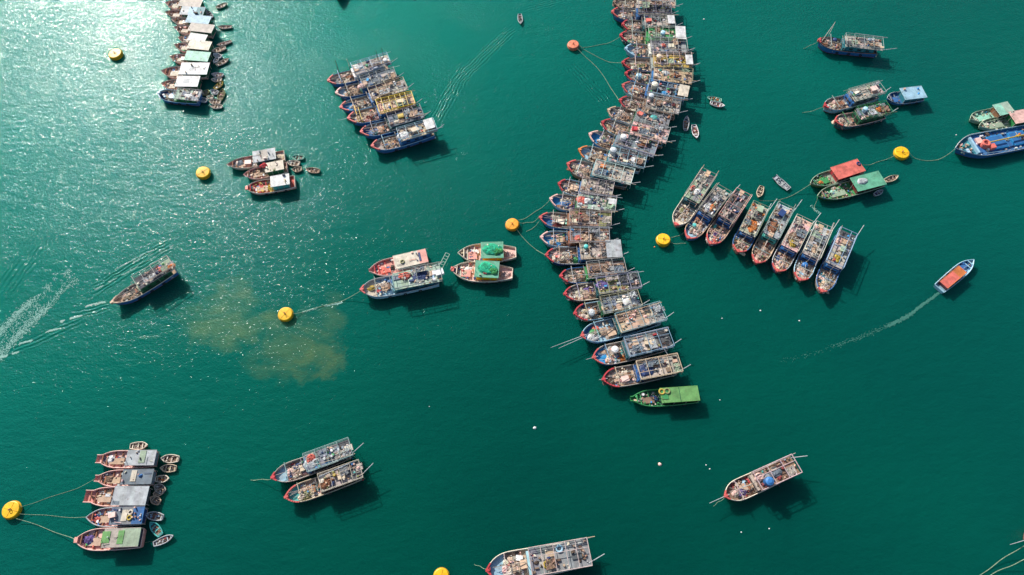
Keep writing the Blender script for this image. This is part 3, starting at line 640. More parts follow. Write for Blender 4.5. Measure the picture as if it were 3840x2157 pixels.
# ------------------------------------------------------------------ the long central row (bows to the left), top to bottom
G1 = 'fishing boats moored side by side in the long central row'
row = [
 dict(bow=(2300,10), stern=(2534,0), hull='brown', trim='brown', cabin='weathered', roof='tan', deck='tan', cols=['tan','cream','brown'], tanks=[('white',.43,-.2,1.1)], frame='cream', label='brown boat cut by the top edge, first of the long central row'),
 dict(bow=(2294,46), stern=(2517,28), hull='blue', trim='coral', cabin='navy', roof='dark grey', bowc='grey', frame='grey', cols=['dark grey','navy','grey'], items=[('tarp','cream',.2,.2,1.0,'deck')], label='boat with navy sides and coral bow, second in the long central row'),
 dict(bow=(2333,93), stern=(2532,73), hull='brown', cabin='dark teal', roof='weathered', frame='pale grey', awn=[('white',.86,.99,-.7,.6)], tanks=[('pale grey',.42,-.5,1.0)], items=[('box','coral',.5,-.1,1.6,'roof'),('crates','pink',.27,.1,1.5,'deck')], label='boat with white stern awning beside a pink patch, third in the central row'),
 dict(bow=(2325,134), stern=(2567,122), hull='dark teal', cabin='green', roof='green', frame='pale green', awn=[('white',.86,1.02,-1,1)], tanks=[('light blue',.66,.2,1.3)], items=[('tarp','dark green',.58,-.4,1.5,'roof'),('net','tan',.3,.3,1.6,'deck')], cols=['green','tan','brown'], bars=5, label='green roofed boat with big white stern awning, fourth in the central row'),
 dict(bow=(2344,184), stern=(2577,166), hull='light blue', trim='light blue', bowc='light blue', cabin='white', roof='grey', frame='pale grey', cols=['dark grey','grey','navy'], items=[('net','grey',.35,.3,1.8,'deck'),('tarp','coral',.62,-.2,1.0,'roof')], label='boat with light blue bow and white cabin front, fifth in the central row'),
 dict(bow=(2333,236), stern=(2596,222), hull='navy', cabin='pale grey', roof='mustard', frame='cream', bars=6, awn=[('white',.90,1.0,-.5,.9)], tanks=[('sand',.52,-.2,1.4)], cols=['tan','olive','brown'], items=[('net','olive',.3,0,1.5,'deck')], label='boat with slatted mustard roof, cream tank and small white awning'),
 dict(bow=(2344,277), stern=(2598,284), hull='blue', cabin='blue', roof='tan', frame='weathered', tanks=[('light blue',.21,.1,1.5)], items=[('net','pale green',.33,-.2,1.4,'deck'),('tarp','white',.6,-.5,1.2,'roof'),('net','rust',.75,0,1.5,'roof')], label='boat with light blue tank on its foredeck, seventh in the central row'),
 dict(bow=(2333,321), stern=(2571,350), hull='light blue', trim='coral', bowc='light blue', cabin='blue', roof='dark grey', frame='light blue', awn=[('cream',.88,1.04,-1,.6)], tanks=[('cream',.5,-.2,1.6)], items=[('tarp','orange',.2,-.2,1.3,'deck'),('tarp','bright blue',.68,.4,1.1,'roof')], label='boat with cream stern awning and orange tarpaulin forward, in the central row'),
 dict(bow=(2323,377), stern=(2552,396), hull='brown', cabin='brown', roof='weathered', frame='grey', cols=['brown','weathered','cream','pink'], tanks=[('pale grey',.5,-.6,1.4)], items=[('tarp','red',.42,.4,1.1,'deck'),('net','dark brown',.25,0,1.7,'deck'),('box','coral',.88,-.3,1.0,'roof')], label='drab brown boat with pale round tank, ninth in the central row'),
 dict(bow=(2279,414), stern=(2512,453), hull='light blue', trim='tan', cabin='dark green', roof='grey', frame='grey', items=[('net','brown',.3,.2,2.0,'deck'),('box','coral',.52,-.2,1.5,'roof'),('tarp','turquoise',.75,-.3,1.3,'roof')], label='boat with turquoise tarpaulin aft and coral box, tenth in the central row'),
 dict(bow=(2256,460), stern=(2508,506), hull='brown', cabin='dark green', roof='pink', deck='tan', frame='pale green', cols=['tan','sand','brown'], tanks=[('cream',.47,-.3,1.4)], items=[('net','tan',.3,.3,2.2,'deck'),('box','red',.5,.3,1.5,'roof'),('tarp','navy',.15,0,1.4,'deck')], label='red bowed boat with cream tank over a red box, in the central row'),
 dict(bow=(2209,504), stern=(2462,558), hull='blue', bowc='bright blue', trim='pink', cabin='teal', roof='slate', frame='pale grey', tanks=[('white',.5,-.2,1.5)], items=[('tarp','navy',.24,0,1.6,'deck'),('net','pink',.4,.3,1.8,'deck'),('net','rust',.8,-.3,1.3,'roof')], label='boat with bright blue bow floor and pink net, twelfth in the central row'),
 dict(bow=(2170,563), stern=(2424,600), hull='light blue', bowc='light blue', trim='orange', cabin='teal', roof='grey', frame='light blue', tanks=[('pale grey',.5,-.2,1.6)], items=[('net','tan',.35,.1,1.9,'deck'),('net','maroon',.72,-.5,1.1,'roof'),('tarp','white',.82,.1,1.2,'roof')], label='boat with orange bow tip and big pale grey tank, in the central row'),
 dict(bow=(2127,616), stern=(2375,660), B=6.0, hull='brown', trim='coral', deck='tan', cabin='teal', roof='weathered', frame='white', fr=.11, bars=4, cols=['tan','brown','sand'], items=[('net','tan',.33,.3,3.0,'deck'),('tarp','bright blue',.56,.3,1.5,'roof'),('box','orange',.53,-.6,1.4,'roof'),('tarp','navy',.3,-.5,1.3,'deck')], label='broad boat with thick white frame and tan net deck, mid central row'),
 dict(bow=(2094,690), stern=(2300,710), hull='weathered', cabin='slate', roof='weathered', deck='sand', frame='weathered', cols=['grey','weathered','cream'], items=[('box','tan',.3,.1,2.6,'deck')], label='grey boat with large tan hatch, just below the broad white framed boat'),
 dict(bow=(2062,747), stern=(2311,764), B=5.4, hull='light blue', bowc='bright blue', trim='pink', cabin='dark green', roof='pale green', frame='pale grey', awn=[('white',.88,1.0,-.5,.2)], items=[('tarp','blue',.24,.2,2.0,'deck'),('net','purple',.34,.6,1.4,'deck'),('tarp','coral',.48,-.2,1.5,'roof'),('tarp','white',.56,-.2,1.2,'roof')], label='boat with blue tarpaulin forward and pale green roof, in the central row'),
 dict(bow=(2023,817), stern=(2293,820), B=5.2, hull='blue', bowc='blue', trim='coral', cabin='rust', roof='brown', aftc='olive', frame='weathered', items=[('box','mint',.42,.2,2.0,'deck'),('box','cream',.3,.2,2.2,'deck'),('tarp','red',.56,-.5,1.2,'roof'),('net','maroon',.25,.7,1.5,'deck')], label='boat with square mint box amidships, left bow nearest the orange buoy'),
 dict(bow=(2027,891), stern=(2286,879), B=5.2, hull='light blue', bowc='bright blue', deck='bright blue', trim='pink', cabin='rust', roof='brown', frame='pale grey', cols=['brown','olive','tan'], nd=30, lumps=1, items=[('tarp','bright blue',.32,.3,2.4,'deck'),('tarp','coral',.56,.4,1.2,'roof'),('tarp','cream',.88,-.1,1.6,'roof')], label='boat whose rounded bow and foredeck floor are vivid blue, central row'),
 dict(bow=(2046,958), stern=(2323,931), B=5.6, hull='navy', cabin='blue', roof='weathered', frame='sand', awn=[('pale grey',.82,1.03,-1,1)], tanks=[('turquoise',.55,-.4,1.0)], items=[('tarp','light blue',.33,-.2,1.3,'deck'),('tarp','green',.4,.6,1.3,'deck'),('tarp','cream',.28,.1,1.8,'deck')], label='red bowed boat with pale grey sheet over its stern, central row'),
 dict(bow=(2100,1037), stern=(2345,994), B=4.9, hull='dark brown', cabin='green', roof='brown', frame='pale green', cols=['brown','tan','dark grey'], bars=3, items=[('net','tan',.28,.1,1.6,'deck'),('net','dark grey',.22,-.5,1.5,'deck')], label='dark boat with green side panel and brown roof, in the central row'),
 dict(bow=(2115,1104), stern=(2400,1046), B=5.2, hull='dark grey', cabin='dark teal', roof='olive', aftc='dark grey', frame='pale grey', items=[('net','purple',.36,-.4,1.7,'deck'),('tarp','purple',.5,-.3,1.5,'roof'),('net','tan',.38,.4,1.6,'deck')], label='boat with purple nets and a dark slab over its stern, central row'),
 dict(bow=(2153,1177), stern=(2400,1116), B=5.2, hull='brown', cabin='dark green', roof='slate', trimlen=.82, frame='sand', cols=['brown','dark brown','navy'], tanks=[('pale grey',.26,.25,1.5)], items=[('tarp','white',.86,-.2,1.8,'roof'),('net','dark grey',.38,-.2,2.0,'deck')], label='boat with wide red bow arc, grey tank forward and white bundle aft'),
 dict(bow=(2179,1261), stern=(2489,1163), B=6.0, hull='light blue', rail='light blue', deck='light blue', bowc='blue', trim='coral', trimlen=.96, cabin='dark teal', roof='tan', aftc='grey', frame='light blue', nd=22, lumps=1, sprit=[(9,0,1.0),(7,.4,1.8)], cols=['tan','cream','brown'], items=[('tarp','light blue',.37,-.1,3.0,'deck'),('tarp','green',.17,-.2,1.5,'deck'),('box','tan',.36,.7,2.0,'deck'),('tarp','coral',.2,-.7,1.0,'deck'),('tarp','white',.13,.6,1.4,'deck')], label='largest pale blue boat with twin bow poles, lower central row'),
 dict(bow=(2223,1342), stern=(2517,1262), B=5.8, hull='blue', bowc='bright blue', trim='coral', cabin='dark teal', roof='grey', aftc='dark grey', frame='light blue', sprit=[(2,0,.2)], tanks=[('white',.30,-.3,1.5)], items=[('tarp','turquoise',.3,.3,2.0,'deck'),('net','orange',.36,.75,1.3,'deck'),('box','sand',.72,-.1,2.4,'roof')], label='boat with bright blue bow and white tank, third up from the green boat'),
 dict(bow=(2259,1424), stern=(2552,1357), B=5.4, hull='dark brown', trimlen=.80, cabin='slate', roof='weathered', frame='cream', fr=.1, cols=['tan','brown','grey','cream'], sprit=[(.9,0,0)], items=[('tarp','navy',.56,.1,2.0,'roof'),('box','pink',.29,.5,1.8,'deck'),('net','tan',.31,0,1.7,'deck')], booms=[(1,2.6,-.25),(-1,-3.0,.4)], label='red bowed boat with round navy tarpaulin, directly above the green boat'),
]
ords = ['first','second','third','fourth','fifth','sixth','seventh','eighth','ninth','tenth','eleventh','twelfth','thirteenth','fourteenth','fifteenth','sixteenth','seventeenth','eighteenth','nineteenth','twentieth','twenty-first','twenty-second','twenty-third','twenty-fourth','twenty-fifth']
for i, sp in enumerate(row):
    sp['group'] = G1; sp['ref'] = 'the %s boat down the central row' % ords[i]; sp.setdefault('B', 5.9 if i < 14 else 5.4); sp['seed'] = 100+i
    trawler(**sp)
roofboat(bow=(2364,1497), stern=(2620,1474), B=4.6, hull='green', deck='dark green', inner='green', rail='green', bowc='green', boot='dark green', cabin='dark green', roof=['bright green','bright green','bright green'], r=(.0,.56), rw=.86, hatch='brown', beam='green', blunt=.25, p=2.8, boot2=0, nd=50, nr=0, cols=['green','dark green','tan'], panels=[('dark green',.72,0,.14,3.9,.05),('green',.50,-.05,1.6,2.4,.12)],
   items=[('tyre','mustard',.46,-.75,1.3,'roof'),('tyre','olive',.54,-.8,1.3,'roof'),('drum','white',.2,-.9,.9,'deck'),('tarp','navy',.36,0,1.2,'deck')], ref='the green boat', label='green boat with bright green flat roof at the foot of the central row')
# ------------------------------------------------------------------ raft of six, upper middle
G2 = 'blue trawlers rafted together in the upper middle'
raft = [
 dict(bow=(1230,305), stern=(1458,214), bowc='grey', trim='coral', frame='light blue', roof='weathered', cabin='white', tanks=[('white',.93,.3,1.1)], items=[('tarp','cream',.27,.5,2.0,'deck'),('tarp','navy',.2,0,1.0,'deck'),('tarp','white',.5,-.5,1.5,'roof')], mast=9.5, mastc='dark brown', poles=[(.2,.1,1,.2,.1,10.5,'dark brown',.15),(.83,-.2,4,.83,-.2,9,'dark brown',.12),(.93,-.5,4,.93,-.5,8.5,'dark brown',.1)], label='uppermost trawler of the six boat raft, tall dark mast at its stern'),
 dict(bow=(1260,351), stern=(1482,268), bowc='light blue', trim='pink', frame='grey', roof='slate', cabin='blue', tanks=[('mint',.42,.1,1.5)], items=[('net','tan',.28,.1,1.8,'deck'),('tarp','pink',.42,.7,1.2,'roof')], poles=[(.17,.2,1,.17,.2,8.5,'dark brown',.14)], label='second trawler of the six boat raft, with pale mint tank'),
 dict(bow=(1276,405), stern=(1520,308), bowc='bright blue', trim='coral', frame='sand', roof='weathered', cabin='blue', items=[('net','weathered',.3,0,1.8,'deck'),('tarp','dark green',.3,-.4,1.5,'deck')], label='third trawler of the six boat raft, bright blue bow floor'),
 dict(bow=(1305,446), stern=(1550,364), trim='coral', frame='yellow', fr=.13, bars=6, roof='tan', cabin='blue', B=5.8, items=[('net','pink',.35,-.2,1.6,'deck'),('box','sand',.8,-.1,2.0,'roof'),('net','maroon',.3,.2,1.2,'deck')], sprit=[(3.2,0,0)], poles=[(.14,-.7,1,.14,-.7,5.5,'yellow',.14),(.14,.7,1,.14,.7,5.5,'yellow',.14),(.14,-.7,5.5,.14,.7,5.5,'yellow',.14)], label='trawler with the yellow pipe frame over its roof'),
 dict(bow=(1353,497), stern=(1582,412), trim='coral', bowc='blue', frame='grey', roof='slate', cabin='dark teal', cols=['navy','slate','teal'], items=[('tarp','blue',.2,.2,1.4,'deck'),('box','mustard',.66,-.3,1.6,'roof')], poles=[(.2,0,1,.2,0,9,'dark brown',.13)], label='fifth trawler of the six boat raft, mustard box on its roof'),
 dict(bow=(1394,550), stern=(1632,462), trim='coral', bowc='weathered', hull='blue', rail='light blue', D=1.8, frame='light blue', roof='sand', cabin='blue', awn=[('white',.84,.98,-.9,.6)], items=[('net','tan',.28,.2,2.2,'deck'),('tarp','white',.5,.2,1.7,'roof'),('box','sand',.68,0,2.0,'roof')], poles=[(.17,.1,1,.17,.1,8.5,'dark brown',.14),(.43,.5,4,.43,.5,9,'dark brown',.12)], label='lowest trawler of the six boat raft, long blue side and white awning'),
]
for i, sp in enumerate(raft):
    sp.setdefault('B', 5.2); sp['group'] = G2; sp['ref'] = 'the %s trawler of the upper raft' % ords[i]; sp['seed'] = 200+i; sp.setdefault('hull', 'blue'); trawler(**sp)
# ------------------------------------------------------------------ fan of eight, right of centre (bows pointing down)
G3 = 'fishing boats fanned out right of the centre'
fan = [
 dict(bow=(2533,846), stern=(2661,642), hull='weathered', deck='cream', bowc='cream', trim='coral', trimlen=.97, rail='cream', cabin='dark teal', roof='sage', aftc='dark grey', frame='pale grey', cols=['cream','tan','pale grey'], items=[('tarp','pale grey',.3,-.5,1.3,'deck'),('tarp','light blue',.35,-.2,1.0,'deck'),('tarp','white',.62,.1,1.2,'roof'),('net','coral',.64,-.9,.9,'roof')], label='cream decked boat, leftmost of the fan of eight'),
 dict(bow=(2578,895), stern=(2716,704), hull='blue', bowc='light blue', deck='blue', trim='coral', cabin='blue', roof='dark grey', aftc='weathered', frame='weathered', tanks=[('turquoise',.27,-.3,1.0)], items=[('tarp','white',.6,-.4,1.5,'roof'),('net','orange',.62,.3,1.0,'roof'),('net','tan',.3,.5,1.4,'deck')], label='blue decked boat second from the left in the fan of eight'),
 dict(bow=(2661,916), stern=(2793,717), hull='navy', trim='coral', trimlen=.86, cabin='blue', roof='dark grey', frame='pink', cols=['dark grey','grey','navy'], items=[('net','purple',.22,-.2,1.2,'deck'),('tarp','coral',.12,.0,1.4,'deck')], label='dark roofed boat with pinkish rails, third from left in the fan'),
 dict(bow=(2766,946), stern=(2858,764), hull='brown', trim='coral', cabin='blue', deck='tan', roof='weathered', frame='weathered', f0=.62, L=0, items=[('net','orange',.55,.1,2.0,'roof'),('tarp','blue',.35,-.5,1.6,'deck'),('box','sage',.9,.2,1.9,'roof')], cols=['tan','orange','brown'], label='shorter boat with a heap of orange nets, fourth in the fan'),
 dict(bow=(2835,988), stern=(2952,766), hull='dark brown', trim='coral', cabin='turquoise', deck='tan', roof='pale grey', frame='pale green', cols=['tan','rust','brown'], items=[('box','navy',.84,-.1,2.4,'roof'),('net','rust',.6,-.2,1.7,'roof'),('tarp','coral',.42,.3,1.0,'deck')], label='boat with turquoise cabin side and navy box, fifth in the fan'),
 dict(bow=(2912,1019), stern=(3022,815), hull='navy', trim='coral', cabin='navy', roof='pink', deck='tan', frame='cream', cols=['tan','brown','pink'], items=[('net','brown',.6,-.2,1.8,'roof'),('net','mustard',.52,.1,1.3,'roof'),('tarp','navy',.25,-.6,1.5,'deck')], label='pink roofed boat with mustard net, sixth in the fan'),
 dict(bow=(2997,1053), stern=(3093,843), hull='brown', trim='coral', cabin='navy', roof='weathered', aftc='pale grey', deck='tan', frame='white', tanks=[('blue',.3,-.1,1.3)], cols=['cream','tan','pale grey'], items=[('tarp','light blue',.12,.0,1.3,'deck')], label='boat with pale grey aft roof and blue tank, seventh in the fan'),
 dict(bow=(3080,1096), stern=(3185,864), hull='weathered', trim='coral', trimlen=.95, cabin='blue', roof='weathered', aftc='dark grey', deck='tan', frame='light blue', fr=.1, cols=['tan','cream','brown'], items=[('tarp','teal',.25,-.4,2.0,'deck'),('box','sage',.7,.4,1.6,'roof'),('tarp','pink',.82,-.8,1.3,'roof'),('net','mustard',.55,.2,1.3,'roof')], label='rightmost boat of the fan of eight, teal tarpaulin on its foredeck'),
]
for i, sp in enumerate(fan):
    sp.setdefault('B', 5.3); sp['group'] = G3; sp['ref'] = 'the %s boat from the left in the fan' % ords[i]; sp['seed'] = 300+i
    sp['booms'] = [(1, 4.2, 0.15)] if i in (1, 3, 4, 5, 6, 7) else [(1, .6, 0)]; trawler(**sp)
# ------------------------------------------------------------------ single and paired trawlers
singles = [
 dict(bow=(3068,152), stern=(3314,160), hull='blue', rail='rust', D=1.9, bowc='rust', trim='coral', trimlen=.96, cabin='teal', roof='weathered', frame='pale green', tanks=[('navy',.28,-.6,1.1),('slate',.78,-.2,1.1)], items=[('net','tan',.4,0,1.7,'deck'),('tarp','white',.5,.8,.9,'deck')], booms=[(1,4.5,-.2)], poles=[(.06,0,2.6,.24,-2.4,5.5,'weathered',.12),(.12,0,2.4,.25,-2.6,5,'weathered',.1)], ref='the lone blue trawler at upper right', label='lone blue hulled trawler near the upper right, netting poles at its bow', B=5.6),
 dict(bow=(3090,399), stern=(3311,322), hull='light blue', rail='pale grey', trim='red', trimlen=.95, cabin='slate', roof='weathered', frame='pale green', tanks=[('light blue',.47,-.1,1.2)], items=[('box','pink',.85,-.1,2.8,'roof'),('box','cream',.55,-.5,1.5,'roof'),('net','rust',.28,0,1.8,'deck')], ref='the upper boat of the right pair', label='pale boat with broad pink roof box, upper of the pair at right'),
 dict(bow=(3130,457), stern=(3337,398), hull='dark teal', rail='pink', boot='maroon', trim='coral', cabin='dark green', roof='grey', frame='green', tanks=[('light blue',.55,-.3,1.2)], items=[('net','cream',.28,.3,1.6,'deck'),('net','orange',.85,-.2,1.2,'roof'),('tarp','black',.2,-.4,1.2,'deck')], ref='the lower boat of the right pair', label='dark teal boat with light blue tank, lower of the pair at right'),
 dict(bow=(419,1137), stern=(640,980), hull='blue', deck='tan', bowc='tan', rail='cream', trim='tan', cabin='dark green', roof='dark grey', aftc='sage', frame='cream', D=1.7, p=2, items=[('net','black',.28,-.4,1.7,'deck'),('tarp','coral',.8,-.3,1.0,'roof'),('tarp','navy',.74,-.1,1.0,'roof'),('net','orange',.95,.6,1.0,'roof'),('tarp','white',.68,.1,1.1,'roof')], gallows=0, derricks=1, booms=[(1,.5,0)], cols=['tan','cream','sand'], ref='the blue boat under way at left', label='blue trawler under way at left, trailing rippled bow waves', over=.03, B=4.6),
 dict(bow=(1353,1088), stern=(1653,1016), hull='light blue', rail='pale grey', D=1.9, deck='light blue', bowc='cream', inner='pale grey', trim='coral', trimlen=.95, cabin='teal', roof='pale green', frame='pale grey', B=6.0, nd=35, lumps=2, items=[('tarp','light blue',.36,-.1,2.4,'deck'),('tarp','blue',.36,-.7,1.4,'deck'),('net','coral',.55,-.6,1.5,'roof'),('tarp','navy',.76,-.2,2.2,'roof'),('net','mustard',.12,-.2,1.0,'deck'),('box','white',.98,.1,2.0,'roof')], booms=[(-1,1,0)], ref='the pale blue trawler left of centre', label='pale blue trawler with a lattice gangway at its stern, left of centre'),
 dict(bow=(1020,1792), stern=(1315,1673), hull='dark brown', rail='weathered', trim='red', trimlen=.95, bowc='light blue', deck='tan', cabin='slate', roof='grey', aftc='dark grey', frame='pale grey', B=4.9, items=[('net','coral',.5,-.6,1.3,'roof'),('net','coral',.46,-.2,1.2,'deck'),('tarp','pale grey',.5,.3,1.7,'roof'),('net','navy',.32,-.4,1.8,'deck'),('box','sand',.38,.1,1.7,'deck'),('drum','white',.66,.3,.8,'roof'),('drum','white',.75,.3,.8,'roof')], booms=[(1,3.2,-.4)], ref='the upper boat of the lower pair', label='dark trawler with coral nets amidships, upper of the pair at bottom centre left'),
 dict(bow=(1070,1866), stern=(1353,1755), hull='weathered', rail='sand', trim='coral', trimlen=.84, bowc='turquoise', deck='tan', cabin='dark grey', roof='weathered', aftc='dark grey', frame='cream', B=4.7, cols=['tan','cream','olive','brown'], items=[('tarp','turquoise',.36,0,1.5,'deck'),('net','olive',.25,.7,1.4,'deck'),('net','rust',.53,.3,1.6,'roof'),('drum','mustard',.66,-.5,1.0,'roof'),('box','sand',.74,.2,1.5,'roof')], booms=[(1,3.2,-.5)], ref='the lower boat of the lower pair', label='trawler with turquoise tarpaulin and red bow, lower of the pair'),
 dict(bow=(2717,1862), stern=(2989,1737), hull='weathered', rail='cream', inner='cream', trim='coral', trimlen=.95, bowc='brown', deck='brown', cabin='weathered', roof='brown', frame='cream', fr=.12, bars=3, B=5.0, cols=['brown','tan','weathered','maroon'], tanks=[('blue',.55,.45,1.7)], sprit=[(4.4,0,0)], items=[('tarp','light blue',.3,-.4,1.6,'deck'),('tarp','red',.4,-.6,1.0,'deck'),('box','tan',.42,.1,1.4,'deck'),('net','pink',.5,-.4,1.3,'roof'),('tarp','slate',.72,-.1,1.6,'roof'),('net','purple',.24,.5,1.2,'deck')], booms=[(-1,3.6,-.35)], ref='the lone boat at lower right', label='lone pale railed trawler at lower right with a round blue tank'),
 dict(bow=(1824,2140), stern=(2212,2068), hull='navy', rail='cream', trim='red', trimlen=.95, bowc='light blue', deck='tan', cabin='light blue', roof='grey', aftc='grey', frame='cream', fr=.1, B=6.6, bars=5, cols=['brown','tan','dark brown'], items=[('box','tan',.38,0,2.2,'deck'),('box','white',.33,-.65,1.4,'deck'),('tyre','mustard',.58,.55,1.5,'roof'),('tyre','light blue',.72,-.85,1.4,'roof'),('tarp','coral',.35,.1,1.1,'deck')], booms=[(1,3.4,-.3),(-1,1.6,0)], ref='the big boat at the bottom edge', label='big trawler cut by the bottom edge, yellow ring on its roof'),
 dict(bow=(3852,2022), stern=(4130,1960), hull='brown', deck='tan', roof='weathered', sprit=[(5.0,0,.3)], ref='the boat past the right edge', label='bow pole of a boat beyond the lower right edge'),
]
for i, sp in enumerate(singles):
    sp.setdefault('B', 5.2); sp['seed'] = 400+i; trawler(**sp)
# lattice gangway on the pale blue trawler (stands on its stern)
P = at(1640,1010,3.8); Q = at(1672,948,4.6); q = MB(); dd = (Q-P); nn = Vector((-dd.y, dd.x, 0)).normalized()*1.1; nn = -nn
for k in (0, 1): q.tube(P+nn*k*1.1, Q+nn*k*1.1, 0.09, PAL['pale green'], 6)
for k in range(7): q.tube(P+dd*k/6, P+dd*k/6+nn*1.1, 0.07, PAL['pale green'], 5)
tag(q.build('gangway', M_PIPE), 'pale green ladder like gangway jutting from the pale blue trawler stern', 'gangway')
# ------------------------------------------------------------------ covered boats: top left row
G4 = 'flat roofed boats in the glittering water at top left'
tl = [
 ((621,12),(748,10),['weathered'],'cream','topmost boat of the top left row, khaki roof cut by the frame',4.6),
 ((621,48),(757,42),['pale grey','light blue','teal'],'pink','second boat of the top left row, patchy white and teal roof',4.0),
 ((645,74),(778,76),['light blue'],'cream','third boat of the top left row, clean light blue roof',3.9),
 ((653,104),(790,108),['weathered'],'cream','fourth boat of the top left row, plain taupe roof',3.9),
 ((669,142),(766,144),['white'],'pink','fifth boat of the top left row, small bright white roof',3.4),
 ((655,170),(780,172),['cream'],'pink','sixth boat of the top left row, cream roof over rusty deck',4.0),
 ((638,214),(775,213),['mint'],'pink','seventh boat of the top left row, mint green roof',4.2),
 ((606,268),(770,257),['white'],'salmon','eighth boat of the top left row, largest white roof with grey spots',5.2),
 ((607,315),(737,305),['white'],'salmon','ninth boat of the top left row, square white roof with a grey patch',4.6),
]
for i, (b, s, rf, dk, lab, B) in enumerate(tl):
    roofboat(bow=b, stern=s, B=B, roof=rf, hull='pink' if i % 2 else 'salmon', deck='blush', rail='cream', inner='pink', bowc='salmon' if i > 6 or i == 1 else dk, hatch='cream', cabin='dark green', cols=['cream','pink','tan','white'], r=(-.06,.55), group=G4, label=lab, ref='the %s roofed boat at top left' % ords[i], seed=500+i, nr=0 if i not in (1, 7) else 8, nd=26,
      panels=[('pale grey',.72,0,2.0,1.6,.03)] if i in (7, 8) else [], items=[('tarp','white',.28,0,1.3,'deck')] if i in (5, 7) else ([('box','cream',.35,0,1.6,'deck')] if i in (2, 6) else []))
trawler(bow=(593,350), stern=(745,352), B=4.8, hull='blue', D=1.5, rail='light blue', bowc='navy', deck='light blue', trim='light blue', cabin='green', roof='pale green', aftc='pale grey', frame='pale green', fh=.3, gallows=0, derricks=0, mast=4.5, booms=[], nd=40, nr=35, zr=3.0, group=G4, seed=520, items=[('drum','white',.12,.1,.9,'deck'),('drum','light blue',.16,.5,.9,'deck'),('box','light blue',.32,.2,1.8,'deck'),('tarp','white',.75,.3,1.5,'roof')], ref='the blue boat at top left', label='blue hulled boat, lowest of the top left row')
# cluster of three below it
roofboat(bow=(851,620), stern=(1060,569), B=4.4, hull='cream', deck='cream', bowc='tan', rail='cream', cabin='dark teal', roof=['pale grey','weathered','pale grey'], r=(.13,.52), seed=531, cols=['slate','grey','cream'], nd=45, nr=10, items=[('net','slate',.2,-.3,1.6,'deck'),('box','pink',.36,.1,1.8,'deck'),('tarp','sand',.9,0,1.5,'deck')], group='three boats moored by the left yellow buoy', ref='the upper boat of the left trio', label='cream boat with pale grey roof, uppermost of the left trio')
roofboat(bow=(915,657), stern=(1070,615), B=4.4, hull='weathered', deck='tan', cabin='dark green', roof=['cream','cream'], r=(.05,.48), rw=.8, seed=532, cols=['tan','olive','cream'], nd=60, nr=8, items=[('net','red',.5,-.7,1.2,'roof'),('net','tan',.35,.1,1.6,'deck')], group='three boats moored by the left yellow buoy', ref='the middle boat of the left trio', label='tan boat with red bundle on cream roof, middle of the left trio')
roofboat(bow=(921,708), stern=(1099,668), B=5.0, hull='pink', rail='cream', deck='coral', bowc='coral', inner='coral', beam='red', trim='coral', cabin='turquoise', roof=['white','white'], r=(.08,.46), rw=.8, seed=533, cols=['coral','mustard','red','mustard'], nd=70, nr=4, items=[('net','mustard',.5,.5,1.6,'deck'),('net','rust',.55,-.5,1.1,'deck')], group='three boats moored by the left yellow buoy', ref='the lowest boat of the left trio', label='red decked boat with white roof, lowest of the left trio')
# pink + green netted pair, middle left
roofboat(bow=(1384,1016), stern=(1600,957), B=5.5, hull='salmon', rail='pink', deck='salmon', bowc='salmon', inner='salmon', cabin='pink', beam='red', hatch='coral', roof=['cream','cream','cream','salmon'], rw=.8, r=(.0,.56), seed=541, nd=26, nr=5, cols=['coral','pink','navy'], blunt=.15, items=[('tyre','olive',.58,.2,1.0,'roof'),('tarp','black',.38,.2,.8,'deck')], panels=[('navy',.88,0,.6,2.8,.12)], ref='the pink boat left of centre', label='salmon pink boat with cream roof beside the pale blue trawler')
for k, (b, s, lab, ref) in enumerate([((1718,950),(1935,935),'yellow sided boat with green net, upper of the pair by the orange buoy','the upper yellow sided boat'), ((1690,1011),(1922,1014),'yellow sided boat with green net and red bow tip, lower of the pair','the lower yellow sided boat')]):
    roofboat(bow=b, stern=s, B=6.3, D=1.5, zr=3.6, hull='weathered', rail='cream', tr=.5, deck='pink', bowc='sand', inner='cream', cabin='yellow', hatch='salmon', beam='cream', roof=['sea green','sea green'], r=(.22,.60), rw=.84, seed=551+k, nd=46, nr=6, p=2.6, trim='coral' if k else None, cols=['maroon','pink','cream','navy'],
      items=[('net','emerald',.58,-.1,2.3,'roof'),('net','green',.68,.3,1.4,'roof'),('tarp','navy' if k == 0 else 'turquoise',.22,.6,1.4,'deck'),('tarp','white',.28,-.3,1.3,'deck'),('net','pink',.88,.1,1.4,'deck'),('drum','navy',.4,.8,.9,'deck')], group='pair of yellow sided boats by the orange buoy', ref=ref, label=lab)
# ------------------------------------------------------------------ lower left group
G5 = 'pink decked boats with flat roofs at lower left'
roofboat(bow=(364,1722), stern=(571,1716), B=4.3, hull='salmon', rail='pink', cabin='slate', roof=['pale grey','pale grey','pale grey'], r=(-.05,.44), rw=.86, blunt=.45, p=3, seed=561, nd=22, group=G5, panels=[('sage',.83,-.1,1.5,3.0,.12)], items=[('tarp','white',.2,-.2,1.3,'deck'),('tarp','navy',.24,.1,.9,'deck')], ref='the top boat at lower left', label='pink boat with mottled grey roof, topmost at lower left')
roofboat(bow=(358,1795), stern=(561,1787), B=4.1, hull='salmon', rail='pink', cabin='slate', roof=['slate','slate'], r=(-.05,.48), rw=.88, blunt=.35, p=2.8, seed=562, nd=26, group=G5, panels=[('cream',.72,-.1,1.3,2.7,.12)], items=[('net','brown',.22,.1,1.2,'deck')], ref='the second boat at lower left', label='pink boat with dark grey roof and cream panel, second at lower left')
